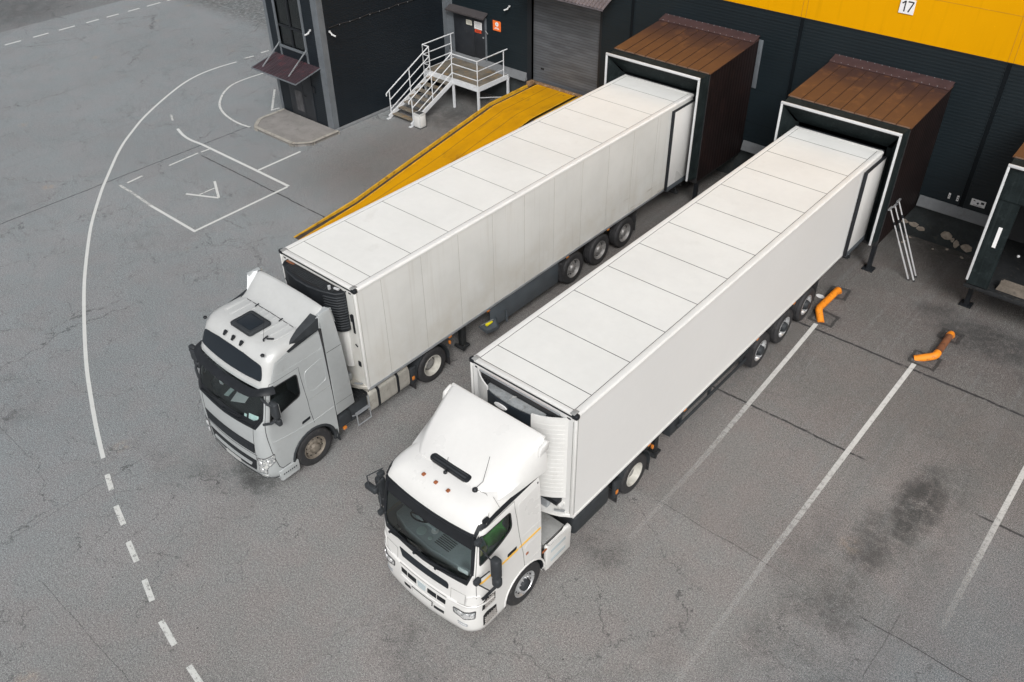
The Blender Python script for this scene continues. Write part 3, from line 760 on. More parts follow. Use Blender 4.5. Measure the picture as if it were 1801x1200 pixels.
        m=MB();m.box(*sorted((X(1.39),X(1.55))),-2.447,-2.443,2.27,2.59);m.box(*sorted((X(1.41),X(1.55))),-2.447,-2.443,2.05,2.16);m.build('mirror_glass','chrome',mr)
        # side fairing behind the cab
        m=MB();pl=[(-.895,1.0),(-.36,1.03),(-.42,2.0),(-.47,2.83),(-.58,3.80),(-.62,3.87),(-.92,3.86),(-.895,3.5)]
        m.prism(pl,0,*sorted((X(1.17),X(1.252))),bev=.012);sf=m.build('side_fairing','silver paint',R)
        m=MB();m.box(*sorted((X(1.2),X(1.2535))),-.89,-.47,2.825,2.835);m.box(*sorted((X(1.2),X(1.2535))),-.89,-.37,1.315,1.321);m.box(*sorted((X(1.15),X(1.245))),-.925,-.90,1.0,3.5);m.build('fairing_gap','seam black',sf)
        # black triangular vent between roof and deflector
        m=MB();k_=1. if sg>0 else .0
        m._add([(X(1.10),-1.80,3.40),(X(1.215),-1.76,3.36),(X(1.225),-.93,3.50),(X(1.235),-.90,3.52+.28*k_),(X(1.02),-.95,3.53+.30*k_),(X(1.0),-1.35,3.53+.09*k_),(X(.98),-1.2,3.5)],[(0,1,2,3),(0,3,4,5),(0,5,6),(3,2,6,5,4),(0,6,2,1)])
        m.build('corner_vent','grey black plastic',R,20)
        m=MB();m.lathe([(0,.0),(0,.035),(.03,.045),(.05,.03),(.055,0)],(X(1.02),-2.25,3.47),2,12);m.build('marker_lamp','black plastic',R)
    # painted front details
    patch(S,rpoly([(-1.27,3.24),(-.5,3.335),(0,3.35),(.5,3.335),(1.27,3.24),(1.31,2.93),(.7,2.92),(0,2.92),(-.7,2.92),(-1.31,2.93)],[.12,0,0,0,.12,.12,0,0,0,.12]),.012,.03).build('front_panel','dark panel',R)
    seam(S,[(-1.32,2.905),(-.6,2.895),(.6,2.895),(1.32,2.905)],.008,.008).build('panel_trim','sky lit silver paint',R)
    ug=rpoly([(-.98,1.36),(.98,1.36),(.93,1.06),(-.93,1.06)],.03);G=patch(S,ug,.006,.03);G.build('upper_grille','black plastic',R)
    m=MB()
    for k in range(5): seam(S,[(-.93,1.10+k*.055),(.93,1.10+k*.055)],.009,.012,6,m)
    m.build('grille_bar','grey black plastic',R)
    seam(S,[(-1.0,1.02),(0,1.0),(1.0,1.02)],.006,.001).build('bonnet_gap','seam black',R)
    patch(S,rpoly([(-.93,.84),(.93,.84),(.88,.50),(-.88,.50)],.03),.006,.03).build('lower_grille','black plastic',R)
    patch(S,rpoly([(-.76,.70),(.76,.70),(.74,.62),(-.74,.62)],.02),.03,.04).build('bumper_slat','silver paint',R)
    patch(S,[(-.30,.54),(.30,.54),(.30,.46),(-.30,.46)],.03,.03).build('number_plate','sky lit silver paint',R)
    patch(S,rpoly([(-1.8,.33),(-1,.34),(1,.34),(1.8,.33),(1.8,.24),(-1.8,.24)],.02),.015,.03).build('bumper_lip','black plastic',R)
    for sg in(1,-1): seam(S,[(sg*.97,1.80),(sg*.965,1.3),(sg*.95,1.0),(sg*.95,.86)],.006,0).build('grille_gap','seam black',R)
    # sun visor: curved smoked sheet with thickness
    m=MB();us=[-1.95+.13*i for i in range(31)];T=[]
    for u in us:
        e=max(0,abs(u)-1.25)
        row=[]
        for k in range(5):
            t=k/4;q_=min(1,max(0,(abs(u)-.75)/.75));q_=q_*q_*(3-2*q_);v=2.715+.10*q_-.13*t+.02*q_*t;w=.02+.13*t*(1-.1*e)+.02*math.sin(PI*t)
            row.append(S.W(max(-1.93,min(1.93,u)),v,w))
        T.append(row)
    for off in(0,-.015):
        vs=[[m.bm.verts.new(p+Vector((0,0,off))) for p in row] for row in T]
        for i in range(len(vs)-1):
            for j in range(4): m.bm.faces.new((vs[i][j],vs[i+1][j],vs[i+1][j+1],vs[i][j+1]))
    m.build('sun_visor','black plastic',R,60)
    # roof furniture
    hx,hy,hz=cx+.03,-1.80,3.545
    hh=MB().box(hx-.36,hx+.36,hy-.29,hy+.29,hz,hz+.07,.06,3).build('roof_hatch','grey black plastic',R,40)
    MB().box(hx-.25,hx+.25,hy-.19,hy+.19,hz+.06,hz+.078,.02).build('hatch_panel','dark panel',hh)
    for k in(-1,0,1):
        m=MB();m.prism([(-2.33,3.43),(-2.23,3.475),(-2.23,3.52),(-2.27,3.52)],0,cx+.03+k*.285-.035,cx+.03+k*.285+.035,.008);m.build('roof_marker_lamp','black plastic',R)
    MB().tube([(cx+.72,-1.98,3.55),(cx+.72,-1.98,3.60),(cx+.72,-1.86,3.62)],.018,6).tube([(cx+.72,-1.98,3.58),(cx+.70,-1.85,4.05)],.004,5).build('antenna','black plastic',R)
    MB().tube([(cx+.72,-1.90,3.57),(cx+.85,-1.82,3.58)],.02,6).build('air_horn','black plastic',R)
    # roof air deflector: a swept sheet with returned ends
    m=MB();prof=[(0,-1.27,3.545),(.1,-1.20,3.56),(.3,-1.08,3.61),(.55,-.95,3.70),(.8,-.80,3.80),(.95,-.70,3.87),(1,-.66,3.88)]
    rows=[]
    for sx in [-1.02,-.98,-.8,-.4,0,.4,.8,.98,1.02]:
        rows.append([(cx+sx*(1+.10*t),y-abs(sx)**3*.04,z-(.03 if abs(sx)>1 else 0)) for t,y,z in prof])
    for off in((0,0,0),(0,.035,-.01)):
        vs=[[m.bm.verts.new(Vector(p)+Vector(off)) for p in r_] for r_ in rows]
        for i in range(len(vs)-1):
            for j in range(len(prof)-1): m.bm.faces.new((vs[i][j],vs[i+1][j],vs[i+1][j+1],vs[i][j+1]))
        if off[1]==0: top0=[r_[-1] for r_ in vs]
        else:
            top1=[r_[-1] for r_ in vs]
            for i in range(len(top0)-1): m.bm.faces.new((top0[i],top0[i+1],top1[i+1],top1[i]))
    df=m.build('roof_deflector','sky lit silver paint',R,35)  # deflector in the lightened silver, brightness from the sky is in the colour
    for sg in(1,-1):
        X=lambda d:cx+sg*d
        m=MB();m._add([(X(1.02),-1.15,3.55),(X(1.12),-.70,3.875),(X(1.25),-.90,3.86),(X(1.24),-.60,3.86),(X(1.235),-.93,3.52),(X(1.10),-.64,3.87)],[(0,2,1),(0,4,2),(1,2,3,5)])
        m._add([(X(1.06),-.66,3.855),(X(1.22),-.56,3.85),(X(1.22),-.50,3.45),(X(1.06),-.60,3.45)],[(0,1,2,3)]);m.build('deflector_wing','silver paint',df,20)
        MB().tube([(X(.42),-1.36,3.57),(X(.42),-1.26,3.59)],.014,6).build('deflector_stay','black plastic',df)
    MB().tube([(cx-.9,-1.285,3.55),(cx,-1.275,3.555),(cx+.9,-1.285,3.55)],.008,6).build('deflector_seal','seam black',df)
    cab_interior(R,cx,1.30,-2.80,-.92,'interior dark',1.80)
    # rear of the tractor
    chassis(R,cx,-2.3,3.3,(-1.62,2.19))
    for sg in(1,-1):
        wheel(R,cx+sg*1.24,-1.62,'steer',sg,'rim dusty');wheel(R,cx+sg*1.235,2.19,'drive',sg,'rim white',dual=True)
    # catwalk, ladder, tank (right) and air tank box (left)
    m=MB()
    for k in range(10): m.box(cx-.95,cx+1.20,-.40+k*.055,-.37+k*.055,.985,1.015)
    m.box(cx-1.0,cx+1.2,-.42,.18,.93,.98);m.build('catwalk','chassis',R)
    for sg in(1,-1):
        X=lambda d:cx+sg*d
        m=MB();m.tube([(X(1.24),-.36,.62),(X(1.25),-.36,.28),(X(1.25),.04,.28),(X(1.24),.04,.95)],.018,6);m.box(*sorted((X(1.14),X(1.26))),-.36,.04,.60,.63);m.tube([(X(1.24),-.36,.62),(X(1.24),-.48,.66)],.018,6)
        m.build('side_ladder','galvanised',R)
        m=MB();m.box(*sorted((X(.9),X(1.23))),-.86,-.52,.52,.86,.03);m.box(*sorted((X(.75),X(1.18))),-.5,.05,.45,.93,.03);m.build('battery_box','grey black plastic',R)
        MB().box(*sorted((X(1.18),X(1.25))),-.78,-.68,.42,.50,.02).build('side_lamp','amber lens',R)
    q=rpoly([(cx+.62,.40),(cx+1.27,.40),(cx+1.27,1.02),(cx+.62,1.02)],[.1,.13,.13,.1])
    t=MB().prism(q,1,.07,1.35,.012).build('fuel_tank','aluminium tank',R,40)
    for y in(.30,.93):
        m=MB();q2=rpoly([(cx+.61,.39),(cx+1.28,.39),(cx+1.28,1.03),(cx+.61,1.03)],[.1,.13,.13,.1]);m.prism(q2,1,y,y+.07);m.build('tank_strap','black plastic',t)
    MB().box(cx-1.22,cx-.6,.1,1.3,.42,.98,.08,3).build('air_tank','grey black plastic',R)
    drive_guards(R,cx,2.19)
    # things seen through the screen
    return R
def drive_guards(R,cx,yc):
    for sg in(1,-1):
        X=lambda d:cx+sg*d
        m=MB()
        for (a0,a1) in((-10,62),(118,190)):
            pts=[(yc+.60*math.cos(rad(a)),.5+.60*math.sin(rad(a))) for a in[a0+(a1-a0)*k/7 for k in range(8)]]
            for (y1,z1),(y2,z2) in zip(pts,pts[1:]):
                m._add([(X(.58),y1,z1),(X(.58),y2,z2),(X(1.24),y2,z2),(X(1.24),y1,z1),(X(.58),y1*.97+yc*.03,z1*.97+.015),(X(.58),y2*.97+yc*.03,z2*.97+.015),(X(1.24),y2*.97+yc*.03,z2*.97+.015),(X(1.24),y1*.97+yc*.03,z1*.97+.015)],[(0,1,2,3),(4,5,6,7),(3,2,6,7),(0,1,5,4)])
        m.box(*sorted((X(1.15),X(1.24))),yc-.78,yc-.56,.36,.86,.03)
        m.build('drive_mudguard','grey black plastic',R,30)
        MB().box(*sorted((X(.60),X(1.22))),yc+.60,yc+.62,.14,.5).box(*sorted((X(.60),X(1.22))),yc-.64,yc-.62,.12,.4).build('mud_flap','rubber',R)
        MB().box(*sorted((X(1.235),X(1.265))),yc-.74,yc-.66,.50,.60,.01).box(*sorted((X(1.2),X(1.26))),yc+.62,yc+.67,.82,.92,.01).build('marker_lamp','amber lens',R)
# ------------------------------------------------------------------ white tractor
def white_tractor():
    S=WH;cx=S.cx
    R=empty('tractor_unit',(cx,-1.36,0),'white tractor unit with an orange side stripe and a tall white wind deflector','truck')
    ws=rpoly([(-1.28,2.02),(-1.02,1.80),(0,1.74),(1.02,1.80),(1.28,2.02),(1.26,2.88),(.6,2.885),(-.6,2.885),(-1.26,2.88)],[.1,.1,0,.1,.1,.05,0,0,.05])
    dw=rpoly([(1.60,2.88),(2.86,2.89),(2.93,2.47),(2.50,2.33),(1.67,2.22)],[.06,.1,.12,.2,.06])
    ar=arch_poly(S,-1.38,.46,.60,.10)
    body=shell(S,[ws,dw,mir(dw),ar,mir(ar)],3.5).build('cab_shell','white paint',R,38)
    patch(S,rpoly([(-1.33,2.0),(-1.05,1.76),(0,1.70),(1.05,1.76),(1.33,2.0),(1.3,2.9),(.6,2.9),(-.6,2.9),(-1.3,2.9)],[.1,.1,0,.1,.1,.05,0,0,.05]),-.022,.004).build('windscreen','windscreen glass',R,60)
    patch(S,[(-1.25,2.87),(1.25,2.87),(1.24,2.56),(.5,2.60),(-.5,2.60),(-1.24,2.56)],-.016,.004).build('screen_sun_strip','black plastic',R)
    patch(S,rpoly([(-1.30,2.04),(-1.03,1.81),(0,1.75),(1.03,1.81),(1.30,2.04),(1.36,2.02),(1.12,1.71),(0,1.645),(-1.12,1.71),(-1.36,2.02)],.02),.006,.03).build('wiper_panel','black plastic',R)
    fr=MB();seam(S,[(1.31,2.03),(1.29,2.88)],.032,-.008,8,fr);seam(S,[(-1.31,2.03),(-1.29,2.88)],.032,-.008,8,fr);seam(S,[(-1.3,2.91),(-.6,2.90),(.6,2.90),(1.3,2.91)],.028,.004,8,fr);fr.build('windscreen_seal','black plastic',R)
    wp=MB()
    for (a,b) in(((-.9,1.70),(-.2,1.84)),((-.2,1.70),(.5,1.82)),((.35,1.70),(1.05,1.86))):
        seam(S,[a,b],.013,.03,6,wp);seam(S,[(a[0]+.15,a[1]+.06),(b[0]+.1,b[1]+.02)],.008,.035,6,wp);wp.tube([S.W(*a,-.01),S.W(*a,.05)],.028,8)
    wp.build('wiper','black plastic',R)
    for sg in(1,-1):
        q=dw if sg==1 else mir(dw);X=lambda d:cx+sg*d
        patch(S,q,-.02,.004).build('door_window','door glass',R)
        seam(S,q+[q[0]],.014,-.004,6).build('window_seal','seam black',R)
        patch(S,[(sg*a,b) for a,b in[(1.34,2.0),(1.40,2.0),(1.42,2.86),(1.56,2.98),(2.2,3.035),(3.98,3.085),(3.98,3.175),(2.2,3.14),(1.48,3.08),(1.31,2.95)]],.006,.02).build('roof_line_strip','black plastic',R)
        seam(S,[(sg*a,b) for a,b in[(1.50,2.0),(1.50,2.88),(1.66,3.0),(2.99,3.03),(3.1,2.6),(3.2,2.1),(3.34,1.5),(3.38,1.12)]],.007,0).build('door_gap','seam grey',R)
        seam(S,[(sg*a,b) for a,b in[(1.5,2.0),(1.56,1.7),(1.60,1.38)]],.005,0).build('wing_gap','seam black',R)
        patch(S,[(sg*a,b) for a,b in[(1.62,1.80),(3.16,1.80),(3.16,1.742),(1.62,1.742)]],.004,.01).build('stripe','strap orange',R)
        patch(S,[(sg*a,b) for a,b in[(3.20,1.80),(3.97,1.80),(3.97,1.742),(3.20,1.742)]],.004,.01).build('stripe','strap orange',R)
        patch(S,[(sg*a,b) for a,b in rpoly([(2.78,1.815),(3.09,1.815),(3.10,1.89),(2.79,1.89)],.02)],.008,.02).build('door_handle','black plastic',R)
        dn=rpoly([(3.25,2.0),(3.95,2.0),(3.95,2.95),(3.15,2.9)],.08);seam(S,[(sg*a,b) for a,b in dn+[dn[0]]],.006,-.003).build('pressed_panel','white paint',R)
        dn=rpoly([(3.45,1.15),(3.97,1.15),(3.97,1.65),(3.40,1.65)],.08);seam(S,[(sg*a,b) for a,b in dn+[dn[0]]],.006,-.003).build('pressed_panel','white paint',R)
        MB().box(*sorted((X(1.245),X(1.262))),-1.36,-1.29,1.38,1.43,.005).build('side_lamp','amber dark',R)
        MB().box(*sorted((X(1.24),X(1.258))),-.86,-.72,.93,.98,.005).build('side_lamp','amber dark',R)
        # arch
        ap=arch_poly(S,-1.38,.46,.60,.30)
        m=MB();m.tube([S.W(sg*a,b,-.004) for a,b in ap],.022,8);m.build('arch_lip','white paint',R)
        m=MB();ap2=[(-1.38+.59*math.cos(a),.46+.59*math.sin(a)) for a in[PI*k/14-.2 for k in range(17)]]
        for (y1,z1),(y2,z2) in zip(ap2,ap2[1:]): m.quad((X(1.235),y1,z1),(X(1.235),y2,z2),(X(.75),y2,z2),(X(.75),y1,z1))
        m.build('mudguard','black plastic',R,40)
        hl=rpoly([(.84,.99),(1.2,.985),(1.60,1.04),(1.58,.84),(1.2,.80),(.86,.86)],.03)
        h=patch(S,[(sg*a,b) for a,b in hl],.012,.03,.07,.06).build('headlamp','lamp lens',R,50)
        seam(S,[(sg*a,b) for a,b in hl+[hl[0]]],.010,.008).build('bezel','seam black',h)
        hp=MB()
        for (a,b,r_) in((1.0,.92,.05),(1.28,.91,.055),(1.48,.93,.04)):
            p=S.W(sg*a,b,.012);n=S.N(sg*a,b);hp.tube([p,p+n*.012],r_,14)
        hp.build('reflector','chrome',h)
        seam(S,[(sg*a,b) for a,b in rpoly([(.98,.66),(1.32,.64),(1.32,.58),(1.0,.60)],.01)],.01,.004).build('fog_lamp','galvanised',R)
        seam(S,[(sg*a,b) for a,b in[(.72,1.42),(1.12,1.44),(1.14,1.16),(.74,1.14),(.72,1.42)]],.005,0).build('access_flap','seam grey',R)
        seam(S,[(sg*a,b) for a,b in[(1.20,1.22),(1.2,1.4),(1.45,1.45),(1.75,1.42)]],.03,-.012).build('corner_moulding','white paint',R)
        seam(S,[(sg*a,b) for a,b in[(.66,1.10),(1.0,1.13),(1.5,1.16),(1.88,1.16),(2.3,1.10)]],.035,-.014).build('bumper_ridge','white paint',R)
        # steps set into the wing
        for z0,z1,y0,y1,nm in((.98,1.20,-2.55,-2.24,'upper'),(.50,.80,-2.57,-2.20,'lower')):
            m=MB();u0,u1=S.S(y0,z0),S.S(y1,z0)
            patch(S,[(sg*a,b) for a,b in[(1.86,z0),(u1,z0+.02),(u1,z1),(2.05,z1+.05),(1.90,z1)]],.004,.02).build('step_recess','dark hole',R)
            m=MB()
            hh=.20;L_=y1-y0-.06
            for k in range(-2,6):
                ya,yb=y0+.03+k*.06,y0+.03+k*.06+hh
                for (p,q) in (((ya,z0+.03),(yb,z0+.03+hh)),((yb,z0+.03),(ya,z0+.03+hh))):
                    (yp,zp),(yq,zq)=p,q;lo_,hi_=y0+.03,y0+.03+L_
                    def cl(y,z,y2,z2):
                        if y<lo_: t=(lo_-y)/(y2-y);return lo_,z+(z2-z)*t
                        if y>hi_: t=(hi_-y)/(y2-y);return hi_,z+(z2-z)*t
                        return y,z
                    if max(yp,yq)<=lo_ or min(yp,yq)>=hi_: continue
                    A_=cl(yp,zp,yq,zq);B_=cl(yq,zq,yp,zp)
                    m.beam((X(1.258),A_[0],A_[1]),(X(1.258),B_[0],B_[1]),.009,.012,(1,0,0))
            m.build('step_tread','step metal',R);m=MB()
            m.box(*sorted((X(1.0),X(1.255))),y0,y1,z0-.03,z0-.005,.008);m.build('cab_step','step metal',R)
        seam(S,[(sg*a,b) for a,b in[(1.80,1.35),(2.05,1.37),(2.35,1.37)]],.03,.03).build('grab_handle','black plastic',R)
        # side skirt with steps behind the front wheel
        m=MB();m.prism([(-.74,.28),(.04,.30),(.06,.90),(.0,1.03),(-.12,1.03),(-.16,.95),(-.62,.95),(-.70,1.02),(-.74,.98)],0,*sorted((X(1.19),X(1.255))),bev=.01)
        sk=m.build('side_skirt','white plastic',R)
        m=MB();m.box(*sorted((X(1.20),X(1.258))),-.60,-.12,.42,.52,.01);m.box(*sorted((X(1.20),X(1.258))),-.60,-.12,.70,.79,.01);m.build('step_slot','interior grey',sk)
        m=MB();m.box(*sorted((X(.95),X(1.19))),-.66,-.10,.78,.83);m.build('step_tread','grey plate',sk)
        # mirrors
        m=MB();m.box(*sorted((X(1.38),X(1.56))),-2.50,-2.34,2.0,2.50,.05,3);m.box(*sorted((X(1.39),X(1.56))),-2.49,-2.34,1.76,1.98,.05,3)
        m.tube([(X(1.22),-2.62,2.90),(X(1.42),-2.46,2.42),(X(1.44),-2.42,2.3)],.016,6);m.tube([(X(1.24),-2.70,1.90),(X(1.44),-2.55,1.70),(X(1.46),-2.45,1.74)],.016,6)
        m.tube([(X(1.24),-2.68,1.95),(X(1.40),-2.52,2.2)],.014,6);m.box(*sorted((X(1.19),X(1.28))),-2.74,-2.60,1.86,1.98,.02);m.box(*sorted((X(1.17),X(1.26))),-2.64,-2.50,2.84,2.94,.015)
        mr=m.build('side_mirror','grey black plastic',R,40)
        m=MB();m.box(*sorted((X(1.41),X(1.53))),-2.337,-2.333,2.06,2.44);m.box(*sorted((X(1.42),X(1.53))),-2.337,-2.333,1.80,1.94);m.build('mirror_glass','chrome',mr)
    # near-side kerb and front mirror only on the far side
    m=MB();m.box(cx-1.42,cx-1.12,-2.84,-2.72,2.58,2.72,.04,3);m.tube([(cx-1.22,-2.5,2.98),(cx-1.36,-2.78,2.9),(cx-1.30,-2.8,2.68)],.014,6);m.tube([(cx-1.1,-2.62,2.9),(cx-1.16,-2.82,2.75)],.012,6)
    m.build('kerb_mirror','grey black plastic',R,40)
    ug=rpoly([(-.66,1.51),(.62,1.51),(.66,1.45),(.66,1.34),(-.58,1.31)],.03);patch(S,ug,.006,.03).build('upper_grille','dark panel',R)
    for a,b in((-.62,-.44),(-.42,-.16),(.16,.40),(.42,.64)):
        patch(S,rpoly([(a,1.02),(b,1.02),(b,.90),(a,.90)],.01),.004,.03).build('lower_grille','black plastic',R)
    patch(S,rpoly([(-.12,1.03),(.12,1.03),(.10,.89),(-.10,.89)],.02),.012,.03).build('grille_badge','interior grey',R)
    for a,b in((-.56,-.36),(.34,.62)): patch(S,[(a,.66),(b,.67),(b,.59),(a,.58)],.004,.02).build('bumper_vent','black plastic',R)
    patch(S,rpoly([(-.31,.73),(.31,.73),(.30,.59),(-.30,.59)],.01),.008,.02).build('plate_frame','seam black',R);patch(S,rpoly([(-.29,.715),(.29,.715),(.28,.605),(-.28,.605)],.01),.016,.03).build('number_plate','white plastic',R)
    seam(S,[(-.9,1.14),(0,1.13),(.9,1.14)],.03,-.012).build('bumper_fold','white paint',R)
    seam(S,[(-1.9,1.19),(-1.1,1.17),(-.66,1.10),(.66,1.10),(1.1,1.17),(1.9,1.19)],.006,.002).build('bumper_gap','seam grey',R)
    seam(S,[(-.64,.80),(.64,.80)],.02,-.004).build('bumper_fold','white paint',R)
    # roof lamps, antennas
    for k in(-1,0,1):
        MB().box(cx-.02+k*.30-.032,cx-.02+k*.30+.032,-2.34,-2.27,3.262,3.30,.012).build('roof_marker_lamp','amber dark',R)
    a=MB();a.lathe([(0,.04),(.03,.035),(.05,.015),(.055,0)],(cx-.02,-2.06,3.325),2,12);a.tube([(cx-.02,-2.06,3.36),(cx-.03,-1.95,3.62)],.004,5);a.build('antenna','black plastic',R)
    a=MB();a.lathe([(0,.055),(.03,.05),(.06,.02),(.065,0)],(cx+.66,-2.02,3.32),2,14);a.tube([(cx+.66,-2.02,3.36),(cx+.72,-1.88,3.46),(cx+.74,-1.7,3.95)],.005,5);a.build('antenna','black plastic',R)
    c_=MB();pts=[(cx+.66,-2.02,3.34),(cx+.85,-1.95,3.31),(cx+1.0,-2.0,3.25),(cx+1.11,-2.18,3.15),(cx+1.16,-2.3,3.05)];c_.tube(pts,.006,5);c_.build('antenna_cable','seam grey',R)
    MB().box(cx+1.11,cx+1.18,-2.36,-2.22,3.10,3.18,.02).build('marker_lamp','black plastic',R)
    # wind deflector (a lofted hood)
    m=MB();secs=[];Y=[(-2.02,3.335,.74,1.00),(-1.86,3.39,.84,1.08),(-1.6,3.52,.93,1.14),(-1.3,3.66,1.00,1.17),(-1.0,3.79,1.06,1.19),(-.74,3.89,1.10,1.20),(-.70,3.895,1.10,1.20)]
    for (y,zt,wt,wb) in Y:
        zb=3.14 if y>-1.9 else 3.2
        pts=[(-wb,zb),(-wb*.99,zb+(zt-zb)*.35),(-(wt+.05),zt-.10),(-wt,zt-.035),(-wt+.07,zt),(-.4,zt+.012),(0,zt+.015),(.4,zt+.012),(wt-.07,zt),(wt,zt-.035),(wt+.05,zt-.10),(wb*.99,zb+(zt-zb)*.35),(wb,zb)]
        secs.append([m.bm.verts.new((cx+a,y,b)) for a,b in pts])
    for a,b in zip(secs,secs[1:]):
        for k in range(len(a)-1): m.bm.faces.new((a[k],a[k+1],b[k+1],b[k]))
    m.bm.faces.new(secs[0])
    df=m.build('roof_deflector','white paint',R,28)
    m=MB()
    for sg in(1,-1):
        X=lambda d:cx+sg*d
        m.prism([(-.92,3.60),(-.66,3.62),(-.64,3.80),(-.69,3.84),(-.88,3.77)],0,*sorted((X(1.13),X(1.20))),bev=.02)
    m.box(cx-1.12,cx+1.12,-.71,-.66,3.80,3.90,.012);m.build('deflector_lip','white paint',df)
    q=rpoly([(cx-.47,-2.02),(cx+.47,-2.02),(cx+.47,-1.86),(cx-.47,-1.86)],.08)
    sl=MB();sl.prism(q,2,3.30,3.40,.01);sl.build('air_intake','black plastic',df)
    MB().box(cx-.40,cx+.40,-1.99,-1.95,3.395,3.412,.01).box(cx-.40,cx+.40,-1.925,-1.90,3.395,3.412,.01).build('intake_slat','grey black plastic',df)
    m=MB()
    for sg in(1,-1): m.tube([(cx+sg*1.17,-1.95,3.17),(cx+sg*1.0,-1.93,3.32)],.004,5)
    m.build('deflector_gap','seam grey',df)
    cab_interior(R,cx,1.30,-2.72,-.90,'interior grey',1.76,-2.2,'interior grey')
    chassis(R,cx,-2.3,3.4,(-1.38,2.38))
    for sg in(1,-1):
        wheel(R,cx+sg*1.24,-1.38,'steer',sg,'rim silver');wheel(R,cx+sg*1.235,2.38,'drive',sg,'rim white',dual=True)
    MB().box(cx-1.1,cx+1.14,-.70,-.04,.93,.975,.01).build('catwalk','grey plate',R)
    m=MB().box(cx+.6,cx+1.2,.25,1.5,.35,.92,.1,3).box(cx-1.2,cx-.6,.1,1.5,.35,.92,.1,3);m.build('air_tank','grey black plastic',R)
    drive_guards(R,cx,2.38)
    return R
